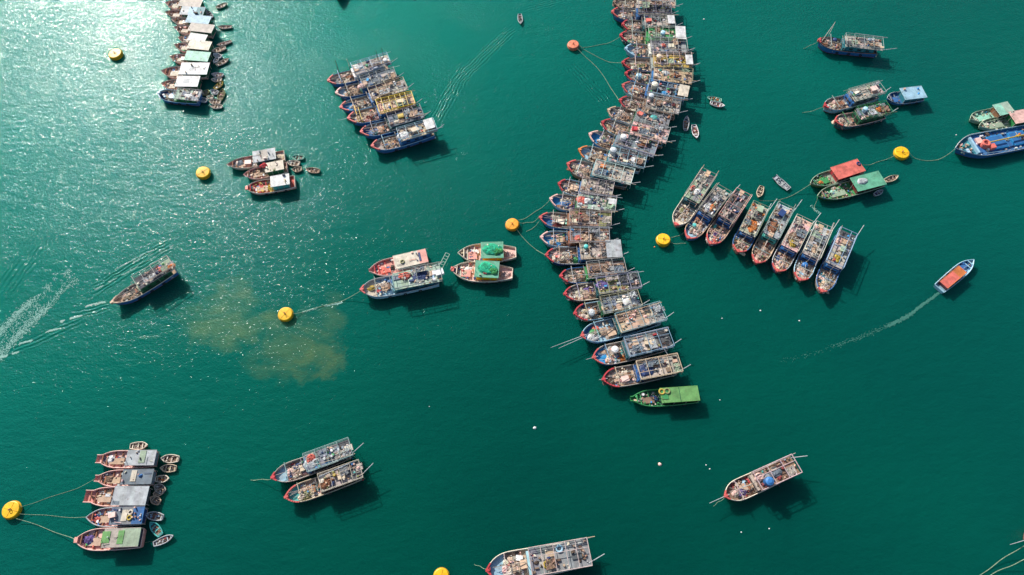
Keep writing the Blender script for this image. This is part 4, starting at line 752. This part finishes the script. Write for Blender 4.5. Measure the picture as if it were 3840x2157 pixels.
roofboat(bow=(320,1862), stern=(536,1859), B=4.5, hull='salmon', rail='pink', deck='tan', bowc='salmon', cabin='dark grey', roof=['pale grey','pale grey'], rw=1.0, r=(-.07,.49), blunt=.62, p=3.2, seed=563, nd=16, nr=0, group=G5, panels=[('slate',.58,.75,1.7,.8,.02)], ref='the third boat at lower left', label='square bowed boat with plain pale grey roof, third at lower left')
roofboat(bow=(326,1941), stern=(526,1932), B=4.4, hull='pink', rail='pale grey', cabin='navy', roof=['slate','grey','blue'], rw=.92, r=(-.05,.52), seed=564, nd=40, group=G5, nr=14, cols=['pink','navy','white'], panels=[('cream',.72,0,1.3,2.6,.12)], items=[('box','pink',.52,-.1,1.4,'roof'),('tyre','cream',.82,-.5,1.0,'roof'),('tyre','mustard',.82,.4,1.0,'roof'),('tarp','navy',.14,-.4,1.1,'deck'),('net','coral',.16,.5,1.2,'deck')], ref='the fourth boat at lower left', label='pointed pink boat with cluttered blue and grey roof, fourth at lower left')
roofboat(bow=(281,2026), stern=(520,2014), B=5.0, hull='salmon', rail='pink', deck='pink', cabin='slate', roof=['weathered','weathered','sage','sage'], rw=.84, r=(-.01,.53), seed=565, nd=24, group=G5, nr=3, trim='salmon', panels=[('bright green',.51,-.1,1.9,2.6,.1),('bright green',.73,-.05,1.4,3.0,.1)], items=[('net','purple',.18,0,1.4,'deck'),('tarp','navy',.2,.5,1.0,'deck')], ref='the bottom boat at lower left', label='largest pink boat with two green roof panels, lowest at lower left')
# ------------------------------------------------------------------ right side covered boats
roofboat(bow=(3637,447), stern=(3792,400), B=4.6, hull='sage', deck='mint', rail='sage', bowc='sage', inner='sage', cabin='rust', beam='sage', hatch='mint', roof=['mint','pale green'], r=(.0,.38), seed=571, nd=40, nr=0, cols=['sage','mint','cream'], ref='the mint roofed boat at the right edge', label='sage green boat with mint roof above the blue barge')
roofboat(bow=(3670,474), stern=(3890,425), B=4.9, hull='sage', deck='sage', rail='sage', bowc='sage', inner='sage', cabin='green', beam='sage', hatch='sage', roof=['pink','pink'], r=(.05,.45), seed=572, nd=60, nr=0, cols=['sage','cream','sage'], ref='the pink roofed boat at the right edge', label='sage boat with pinkish roof cut by the right edge')
roofboat(bow=(3038,689), stern=(3236,616), B=4.8, hull='olive', deck='sage', rail='sage', bowc='tan', inner='olive', cabin='red', beam='dark green', hatch='green', roof=['coral','coral','coral'], r=(.03,.56), seed=573, nd=70, nr=0, cols=['green','sage','olive','dark green'], items=[('tyre','navy',.93,-.4,1.0,'roof'),('tarp','green',.25,-.1,1.5,'deck'),('net','orange',.2,.4,.9,'deck')], ref='the red roofed boat at right', label='green decked boat with large coral red roof')
roofboat(bow=(3064,737), stern=(3314,664), B=5.2, hull='dark green', deck='green', rail='sage', bowc='green', inner='olive', cabin='maroon', beam='brown', hatch='sage', roof=['sea green','sea green','sea green'], r=(.02,.46), seed=574, nd=85, nr=0, cols=['green','sage','olive','dark green','brown'], items=[('tarp','pale grey',.68,-.3,1.4,'roof'),('tarp','mint',.3,-.1,1.5,'deck'),('tarp','blue',.26,.1,1.0,'deck')], ref='the mint roofed green boat at right', label='dark green boat with mint roof below the coral roofed boat')
roofboat(bow=(3326,370), stern=(3466,343), B=5.0, hull='blue', deck='blue', rail='pale grey', bowc='blue', inner='blue', cabin='teal', beam='slate', hatch='blue', roof=['light blue','light blue'], r=(.0,.62), seed=575, nd=12, nr=3, ref='the small blue boat at upper right', label='small blue boat with light blue roof beside the right pair')
roofboat(bow=(3650,976), stern=(3532,1075), B=3.7, hull='light blue', deck='light blue', rail='light blue', bowc='blue', inner='light blue', cabin='maroon', beam='light blue', hatch='blue', roof=['orange','coral','coral'], r=(.06,.62), rw=.72, zr=2.4, D=1.0, seed=576, nd=22, nr=0, cols=['light blue','blue','navy'], name='ferry_boat', cat='passenger boat', ref='the orange roofed boat', label='light blue boat with orange roof speeding toward upper right')
roofboat(bow=(1264,-6), stern=(1282,-190), B=5.6, hull='brown', deck='pink', roof=['weathered'], seed=577, D=1.6, ref='the boat at the top edge', label='boat mostly beyond the top edge, only its bow and shadow showing')
# ------------------------------------------------------------------ blue tank barge at the right edge
def barge():
    sp = dict(bow=(3581,557), stern=(3990,478), label='long blue barge with a coral red hatch crane, cut by the right edge', cat='barge', ref='the blue barge')
    rnd = random.Random(9); D = 2.0; root, L = boat_root(sp, 'blue_barge', D*1.5, 3.0); B = 8.6
    X, W, dz = make_hull(root, L, B, D, C('blue'), C('pale grey'), C('teal'), C('blue'), C('teal'), rnd, tr=0.9, full=0.74, p=1.9, bw=0.6, boot=C('maroon'))
    for i in range(3):
        q = MB(); t = 0.2+0.2*i; q.box(X(t), 0.0, dz(t), L*0.14, B*0.55, 0.7, jit(C('bright blue'), rnd, .2)); q.box(X(t), 0, dz(t)+0.7, L*0.13, B*0.5, 0.08, C('blue')); q.build('hold_cover', M_PAINT, root)
    q = MB(); q.tube((X(0.15), -0.3, dz(.3)+1.6), (X(0.70), 0.3, dz(.6)+1.7), 0.22, C('mustard'), 8); q.build('cargo_boom', M_PIPE, root)
    q = MB(); x = X(0.72); q.cyl(x, 0.2, dz(.7), 1.5, 1.3, C('coral'), 18, 1.2); q.torus(x, 0.2, dz(.7)+1.4, 1.0, 0.35, C('coral'), 18, 6); q.box(x-1.6, 1.6, dz(.7), 1.7, 1.6, 1.4, C('coral')); q.box(x+1.1, -1.5, dz(.7), 1.8, 2.0, 0.9, C('pink')); q.cyl(x, 0.2, dz(.7)+1.25, 0.7, 0.1, C('maroon'), 12); q.build('crane_base', M_PAINT, root)
    q = MB(); q.box(X(.82), 0, dz(.8), 0.6, B*0.7, 1.1, C('light blue')); q.build('breakwater', M_PAINT, root)
    for sg in (-1, 1):
        q = MB(); q.path([(X(t), sg*(W(t)-.3), sheer(t, D)+0.6) for t in (0, .2, .4, .6, .8)], 0.07, C('light blue'), 5)
        for t in (0, .1, .2, .3, .4, .5, .6, .7, .8): q.tube((X(t), sg*(W(t)-.3), dz(t)), (X(t), sg*(W(t)-.3), sheer(t, D)+0.6), 0.05, C('light blue'), 5)
        q.build('railing', M_PIPE, root)
    q = MB(); cols = [PAL[c] for c in ('blue','bright blue','light blue','teal','turquoise')]*6+CL
    scatter(q, rnd, 120, lambda: (X(rnd.uniform(.05, .8)), rnd.uniform(-.85, .85)*B/2), lambda x: dz(x/L+.5), 1.0, cols)
    scatter(q, rnd, 30, lambda: (X(rnd.uniform(.84, .95)), rnd.uniform(-.5, .5)*B/2), lambda x: dz(x/L+.5), 1.0, [PAL['tan'], PAL['pink'], PAL['cream'], PAL['light blue'], PAL['turquoise'], PAL['brown']])
    tag(q.build('deck_gear', M_GEAR, root), None, None, None, 'stuff')
    q = MB(); scatter(q, rnd, 12, lambda: (X(rnd.uniform(.3, .42)), rnd.uniform(-.3, .2)*B/2), lambda x: dz(.3)+.8, 1.2, [PAL['orange'], PAL['yellow'], PAL['cream'], PAL['brown']]); q.build('lashings', M_NET, root)
barge()
# ------------------------------------------------------------------ small open boats: (bow px, stern px, beam m, rim, inner, load, hull, label)
def din(b, s, B, rim, inner, load, hull, label, n=10, **k):
    A = at(b[0], b[1], .5); E = at(s[0], s[1], .5); d = A-E; c = ((b[0]+s[0])/2, (b[1]+s[1])/2)
    return dinghy(c, math.degrees(math.atan2(d.y, d.x)), d.length, B, rim, inner, label, hull=hull, load=load, n=n, **k)
TLc = 'in the crowd of small boats at top left'
din((853,16),(812,30),1.8,'cream','brown',['cream','olive'],'green','green sided rowing boat, topmost of the small boats at top left')
din((776,42),(796,68),1.7,'pale grey','sand',['orange','cream'],'dark grey','small boat tied behind the second roofed boat at top left')
din((818,104),(870,102),1.7,'cream','pink',['dark brown','pale grey'],'dark green','level rowing boat floating alone, second down at far top left edge of crowd')
din((816,172),(868,156),1.5,'cream','pink',['pink','white'],'brown','slim boat with pinkish load tilted up right at top left')
din((796,195),(846,180),2.2,'cream','tan',['tan','sand'],'brown','wide boat full of tan cargo just below the slim pinkish one')
din((802,204),(830,216),1.7,'white','pale grey',['white','white','black'],'grey','short boat with white bundles under the wide tan one')
din((860,222),(813,246),1.9,'cream','sand',['sand','olive'],'dark brown','sand coloured boat tilted up right below the short white loaded one')
din((803,238),(818,216),1.5,'white','pale grey',['white'],'slate','small white boat nosed against the tilted sand coloured boat')
din((795,281),(838,283),1.9,'pale grey','pink',['pink','white','grey'],'brown','boat with mixed pale load, first of the lower cluster '+'at top left')
din((794,301),(832,300),1.8,'cream','weathered',['white','tan'],'dark brown','boat with two white bundles, second of the lower cluster at top left')
din((838,308),(806,334),1.9,'mustard','olive',['mustard','white'],'dark brown','boat with yellowish rim in the lower cluster at top left')
din((836,336),(826,376),2.2,'olive','brown',['pink','brown'],'olive','olive rimmed boat standing upright at the right of the lower cluster')
din((793,340),(818,352),1.8,'pale grey','slate',['white','pale grey'],'slate','grey boat amid the lower cluster beside the olive rimmed one')
din((756,358),(784,342),2.0,'olive','dark grey',['olive','grey'],'dark brown','olive boat closest to the blue hull in the lower cluster')
din((752,372),(776,382),1.8,'pale grey','navy',['white','white'],'navy','small navy boat with white load by the blue boat stern')
din((778,364),(800,368),1.7,'cream','pale green',['cream','pale green'],'brown','pale boat in the middle of the lower cluster')
din((786,382),(828,384),2.2,'cream','tan',['tan','sand'],'brown','boat with tan deck near the foot of the lower cluster')
din((790,400),(834,402),1.8,'cream','brown',['cream','tan'],'black','lowest boat of the cluster at top left')
din((1094,592),(1140,592),1.9,'mint','dark green',['mint','black','white'],'dark green','boat with mint thwart behind the left trio')
din((1078,610),(1124,616),2.1,'cream','cream',['white','black','olive'],'brown','cream boat between the mint and brown ones behind the left trio')
din((1098,640),(1132,634),1.9,'sand','dark brown',['cream','black'],'brown','brown boat lowest of those behind the left trio')
din((1149,636),(1199,644),1.9,'tan','brown',['tan','black','sand'],'dark brown','separate brown boat right of the left trio')
din((1953,92),(1949,54),1.6,'pale grey','dark brown',['white'],'green','lone pale rowing boat crossing the open water at top centre')
din((2652,368),(2704,378),2.0,'mint','mint',['dark green','orange','mint'],'green','mint green boat lying against a pink one right of the central row')
din((2716,400),(2664,386),1.9,'white','pink',['pink','coral','navy'],'brown','white and pink boat against the mint one right of the central row')
din((2576,438),(2570,490),1.8,'pale grey','slate',['orange','orange','pale grey'],'slate','grey boat with orange bundle just off the central row')
din((2612,520),(2602,470),2.0,'white','maroon',['coral','white','pink'],'grey','boat with red load lying right of the grey one')
din((2843,742),(2857,700),1.8,'sand','dark brown',['black','cream'],'tan','sand rimmed boat tied at the stern of the fourth fan boat')
din((2903,664),(2958,710),2.2,'pale grey','slate',['black','pale grey'],'slate','grey flat raft like boat floating above the fan', square=.8, deckc='pale grey')
din((3366,662),(3318,680),1.8,'sand','dark brown',['black','pink'],'tan','sand rimmed boat behind the mint roofed green boat')
din((3308,716),(3278,732),1.4,'pale grey','purple',['purple','pale grey'],'grey','small boat with purple load under the mint roofed green boat')
din((556,1671),(490,1674),1.9,'cream','dark brown',['cream','black'],'brown','brown boat above the topmost lower left boat')
din((606,1720),(672,1722),2.0,'cream','tan',['black','pink','cream'],'brown','upper of two boats nested right of the topmost lower left boat')
din((604,1756),(662,1758),1.9,'sand','dark brown',['black','olive'],'dark brown','dark boat just under the other in the nested pair')
din((636,1796),(584,1797),1.7,'cream','tan',['orange','olive','tan'],'brown','narrow boat with orange load behind the second lower left boat')
din((584,1820),(616,1846),2.0,'weathered','dark brown',['navy','cream','brown'],'dark brown','weathered boat, upper of a tangle of three at lower left')
din((616,1838),(578,1858),1.6,'tan','dark brown',['white','tan'],'brown','tan boat, middle of the tangle of three')
din((566,1866),(600,1886),1.8,'tan','black',['cream','black'],'dark brown','dark round boat, lowest of the tangle of three')
din((548,1930),(612,1942),1.9,'pale grey','brown',['navy','light blue','maroon'],'weathered','pale grey boat with blue load behind the fourth lower left boat')
din((566,1960),(604,2008),1.9,'turquoise','teal',['light blue','rust'],'turquoise','turquoise boat, the only one of that colour at lower left')
din((652,2010),(578,2042),1.6,'pale grey','maroon',['maroon','pale grey','white'],'tan','lowest boat at lower left, pale grey with dark red load')
# people in the small boats
def seat(c, deg, shirt, label, hat=None, z=0.42):
    P = at(c[0], c[1], z); person((P.x, P.y, z), R(deg), C(shirt), C('navy'), label, hat)
seat((1951,70), -80, 'black', 'person in dark shirt seated in the lone boat at top centre')
seat((2612,492), 80, 'coral', 'person in coral shirt seated in the boat right of the grey one')
seat((2680,394), 20, 'pink', 'person in pink shirt seated in the white and pink boat')
seat((2686,374), 200, 'orange', 'person in orange shirt seated in the mint boat', 'cream')
seat((2919,676), -30, 'white', 'person in white shirt seated on the grey raft boat')
seat((3538,1068), 30, 'navy', 'person at the stern of the orange roofed boat', z=0.75)
# ------------------------------------------------------------------ mooring buoys
def buoy(c, diam_px, col, label, h=1.5):
    P = at(c[0], c[1], h*0.75); sc = 1/((at(c[0]+10, c[1], h)-at(c[0], c[1], h)).length/10); r = diam_px/2/sc
    root = empty('mooring_buoy', (P.x, P.y, random.Random(int(c[1])).uniform(-.2, .1)), c[0] % 6); root.rotation_euler[0] = R(random.Random(int(c[0])).uniform(-5, 5)); root.rotation_euler[1] = R(random.Random(int(c[0])+1).uniform(-4, 4)); tag(root, label, 'mooring buoy', 'large mooring buoys'); cc = C(col); rnd = random.Random(int(c[0]))
    q = MB(); n = 32; prof = [(-.6, .93), (.1, .96), (.35, 1.0), (h-.25, 1.0), (h-.06, .965), (h, .90), (h+.03, .55), (h+.05, .0001)]
    for z, k in prof:
        for i in range(n): a = 2*math.pi*i/n; q.v.append((r*k*math.cos(a), r*k*math.sin(a), z))
    for j in range(len(prof)-1):
        for i in range(n): q.face([j*n+i, j*n+(i+1)%n, (j+1)*n+(i+1)%n, (j+1)*n+i], tuple(v*0.45 for v in cc) if j == 0 else cc)
    q.build('float_body', M_BUOY, root)
    q = MB(); q.torus(0, 0, h*0.55, r+0.06, 0.13, tuple(v*0.6 for v in cc), 32, 6); q.build('rubbing_band', M_GEAR, root)
    q = MB(); q.cyl(0, 0, h, r*0.16, 0.16, tuple(v*0.7 for v in cc), 12); q.torus(0, 0, h+0.45, 0.3, 0.08, PAL['rust'], 14, 5, R(75)); q.build('mooring_ring', M_PIPE, root)
    q = MB()
    for i in range(4): a = i*math.pi/2+0.5; q.box(r*0.5*math.cos(a), r*0.5*math.sin(a), h+0.012, r*0.62, 0.1, 0.07, tuple(v*0.75 for v in cc), a)
    q.build('deck_rib', M_BUOY, root)
    return P, r
buoy((432,200),48,'yellow','yellow buoy in the bright glitter at top left')
buoy((761,647),50,'yellow','yellow buoy left of the trio of boats')
buoy((1070,1177),54,'yellow','yellow buoy beside the brown sediment cloud')
buoy((40,1912),64,'yellow','yellow buoy at the left edge, largest and nearest')
buoy((1922,840),49,(0.88,0.36,0.015),'orange yellow buoy left of the central row')
buoy((2488,900),51,'yellow','yellow buoy at the tip of the fan of boats')
buoy((3382,573),53,'yellow','yellow buoy between the coral roofed boat and the blue barge')
buoy((2150,167),42,(0.78,0.24,0.13),'faded salmon red buoy near the top of the central row')
buoy((1654,2160),56,'yellow','yellow buoy cut by the bottom edge')
# ------------------------------------------------------------------ mooring lines
def rope(p, q_, z0, z1, label, sag=0.85, r=0.075, bow=0.0, n=26, col=(0.30,0.42,0.28)):
    A = at(p[0], p[1], z0); E = at(q_[0], q_[1], z1); pts = []; d = E-A; nrm = Vector((-d.y, d.x, 0)).normalized()
    for i in range(n+1):
        t = i/n; P = A.lerp(E, t); s = 4*t*(1-t)
        P.z = max(0.06, P.z-s*(sag*max(z0, z1)+0.3))
        P += nrm*(bow*s+0.10*math.sin(i*0.35+p[0])); pts.append(P)
    q = MB(); q.path(pts, r, C(col), 5); tag(q.build('mooring_line', M_NET), label, 'mooring line', 'mooring lines between buoys and boats')
rope((1944,826),(2064,746),1.2,2.4,'line from the orange yellow buoy up to the pale green roofed boat')
rope((1946,832),(2022,815),1.2,2.4,'short line from the orange yellow buoy to the mint box boat')
rope((1936,860),(2046,956),1.2,2.4,'line from the orange yellow buoy down to the red bowed boat')
rope((1974,870),(2022,828),0.05,2.2,'line from the mint box boat running under water')
rope((2170,174),(2324,138),1.0,2.4,'line from the salmon buoy to the green roofed boat')
rope((2166,182),(2322,380),1.0,2.4,'curved line from the salmon buoy down to the ninth boat', bow=2.2)
rope((2174,172),(2330,236),1.0,2.4,'line from the salmon buoy to the mustard roofed boat')
rope((3356,582),(3236,618),1.2,1.5,'line from the yellow buoy to the coral roofed boat')
rope((3408,572),(3581,557),1.2,2.9,'line from the yellow buoy to the blue barge', bow=-2.5)
rope((2512,890),(2572,868),1.2,1.0,'upper line from the fan buoy toward the blue decked boat')
rope((2514,908),(2572,912),1.0,0.3,'lower line from the fan buoy toward the blue decked boat')
rope((3038,692),(2848,752),1.9,1.5,'line from the coral roofed boat to the fan', bow=1.0)
rope((74,1900),(358,1796),1.0,2.0,'faint line from the largest buoy to the second lower left boat', r=.045)
rope((74,1926),(326,1941),1.0,2.0,'level line from the largest buoy to the fourth lower left boat', r=.055)
rope((62,1944),(281,2024),1.0,2.0,'lowest line from the largest buoy to the lowest pink boat', sag=.5)
rope((1098,1176),(1353,1092),1.0,2.4,'line from the sediment buoy to the pale blue trawler')
rope((1018,1797),(940,1800),2.2,0.04,'line from the upper boat of the lower pair into the water', sag=0)
rope((3066,156),(3012,182),2.6,0.04,'line from the lone blue trawler bow into the water', sag=0)
rope((3088,402),(3008,424),2.4,0.04,'line from the pink box boat bow into the water', sag=0)
rope((3846,2042),(3672,2160),2.4,0.04,'upper of two lines reaching the lower right corner', sag=.1)
rope((3850,2096),(3704,2162),2.4,0.04,'lower of two lines reaching the lower right corner', sag=.1)
rope((524,2032),(590,2030),1.0,0.5,'thin line from the lowest pink boat to a rowing boat', r=.04)
rope((1822,2134),(1778,2116),2.0,0.04,'line from the big boat at the bottom edge', sag=0, r=.05)
rope((3066,742),(3054,790),2.0,0.1,'slack line hanging from the dark green boat bow', sag=.2)
rope((2674,1898),(2716,1868),2.6,2.4,'stay beside the bowsprit of the lone boat at lower right', sag=0, r=.05)
# ------------------------------------------------------------------ foam and flotsam
M_FOAM = bpy.data.materials.new('sea_foam'); M_FOAM.use_nodes = True
b_ = M_FOAM.node_tree.nodes['Principled BSDF']; b_.inputs['Base Color'].default_value = (0.26, 0.46, 0.40, 1); b_.inputs['Roughness'].default_value = 0.9
M_WAKE = M_FOAM.copy(); M_WAKE.name = 'churned_water'; M_WAKE.node_tree.nodes['Principled BSDF'].inputs['Base Color'].default_value = (0.035, 0.17, 0.135, 1)
def foam(name, pieces, label, mat=None):
    """flat bubbles and streaks of foam; pieces = (x, y, rx, ry, angle)"""
    q = MB()
    for (x, y, rx, ry, a) in pieces:
        n = 6; b = len(q.v); ca, sa = math.cos(a), math.sin(a)
        for i in range(n):
            t = 2*math.pi*i/n; k = random.uniform(0.7, 1.2); X = rx*k*math.cos(t); Y = ry*k*math.sin(t); q.v.append((x+X*ca-Y*sa, y+X*sa+Y*ca, 0.012))
        q.v.append((x, y, 0.05)); 
        for i in range(n): q.face([b+i, b+(i+1)%n, b+n], (0.5, 0.6, 0.55))
    o = q.build(name, mat or M_FOAM); tag(o, label, 'foam', None, 'stuff'); return o
random.seed(5)
def band(pts, w0, w1, dens, size, edge=0.0, el=1.8, fade=0.0, gate=-0.12):
    out = []
    for (a, b) in zip(pts[:-1], pts[1:]):
        A = at(*a); B = at(*b); d = B-A; L = d.length; ang = math.atan2(d.y, d.x); nrm = Vector((-d.y, d.x, 0)).normalized()
        for _ in range(int(L*dens)):
            t = random.random(); w = w0+(w1-w0)*t
            v = random.gauss(0, 0.42) if not edge else random.choice([-1, 1])*random.gauss(0.8, 0.22)
            if edge and random.random() < 0.3: v = random.uniform(-1, 1)
            P = A+d*t+nrm*v*w
            if noise.noise(Vector((P.x*0.35, P.y*0.35, 7))) < gate+fade*0.3: continue
            s = size*random.uniform(0.4, 1.3); out.append((P.x, P.y, s*el, s, ang+random.gauss(0, 0.3)))
    return out
foam('wake_foam', band([(-40,1330),(60,1225),(150,1140)], 3.6, 3.2, 130, .095, 1, gate=-.5)+band([(150,1140),(215,1075),(280,1030)], 3.2, 2.6, 60, .085, 1, gate=-.2), 'broad double band of foam left by a passed boat at the left edge')
st = []
for a, b in (((0,1342),(70,1320)),((48,1296),(140,1272)),((135,1254),(232,1230)),((228,1206),(306,1184)),((296,1160),(334,1146)),((334,1146),(415,1128))):
    st += band([a, b], 0.28, 0.2, 42, .11, 0, 3.0)
foam('bow_wave_foam', st, 'row of short white wave crests ahead of the blue boat under way')
st = []
for a, b in (((335,1098),(480,1020)),((480,1020),(640,930)),((370,1080),(500,1010)),((430,1010),(640,905)),((500,985),(650,920))): st += band([a, b], .3, .25, 10, .08, 0, 3)
foam('ripple_foam', st, 'thin bright ripples along the upper side of the blue boat')
foam('propeller_wake', band([(3528,1094),(3492,1120),(3440,1158),(3425,1172)], .3, .45, 90, .1, 0, 2.4, gate=-2)+band([(3425,1172),(3380,1200),(3330,1222)], .5, .6, 48, .1, 0, 2.4, gate=-2)+band([(3330,1222),(3240,1260),(3120,1302)], .7, .9, 14, .07, 0, 3, 0, -.9)+band([(3120,1302),(3020,1335),(2920,1352)], .9, 1, 5, .06, 0, 3, 0, -.5), 'curved pale wake trailing behind the orange roofed boat', M_WAKE)
foam('surface_foam', band([(1136,1171),(1180,1158),(1230,1145),(1310,1130)], .35, .3, 30, .1, 0, 2), 'foamy line floating between sediment buoy and pale blue trawler')
foam('floating_scum', band([(1710,600),(1735,574),(1765,580),(1775,592)], .7, .8, 9, .08, 0, 1)+band([(3040,770),(3060,790),(3075,800)], .6, .6, 22, .11, 0, 1), 'pale scum patches on the water')
LIT = [(2005,1605,.38,'white','largest white scrap, adrift in the empty water below the centre'),(2475,1741,.42,'pink','pink scrap adrift below the green boat'),(2640,72,.25,'white','white scrap just right of the top of the central row'),
 (2852,1165,.3,'white','brighter white scrap below the fan of boats'),(2998,1203,.28,'white','white scrap under the right end of the fan'),(2708,1194,.22,'white','faint white scrap right of the pale blue boat with twin poles'),(2455,926,.3,'orange','orange scrap adrift beside the fan buoy'),
 (2885,1983,.22,'white','upper of two scraps below the lone boat at lower right'),(2780,1996,.22,'white','lower of two scraps below the lone boat at lower right'),(2700,1500,.18,'white','white scrap right of the green roofed boat at the row foot'),
 (3586,506,.25,'white','white scrap above the blue barge bow'),(1610,1525,.16,'white','tiny white scrap left of the largest one'),
 (2648,1744,.2,'white','left of two close scraps near the lone boat bow'),(2662,1759,.2,'white','right of two close scraps near the lone boat bow')]
for (x, y, s, c, lab) in LIT:
    P = at(x, y, 0.05); q = MB(); s *= (1 if x in (2005, 2475, 2640) else .7); q.lump(0, 0, -0.03, s*1.2, s, s*0.7, C(c), int(x), 10, 4)
    tag(q.build('flotsam', M_GEAR, None, P, 0, True), lab, 'flotsam', 'scraps of flotsam on the water')
# remove helper key-only properties
print('objects', len(bpy.data.objects))
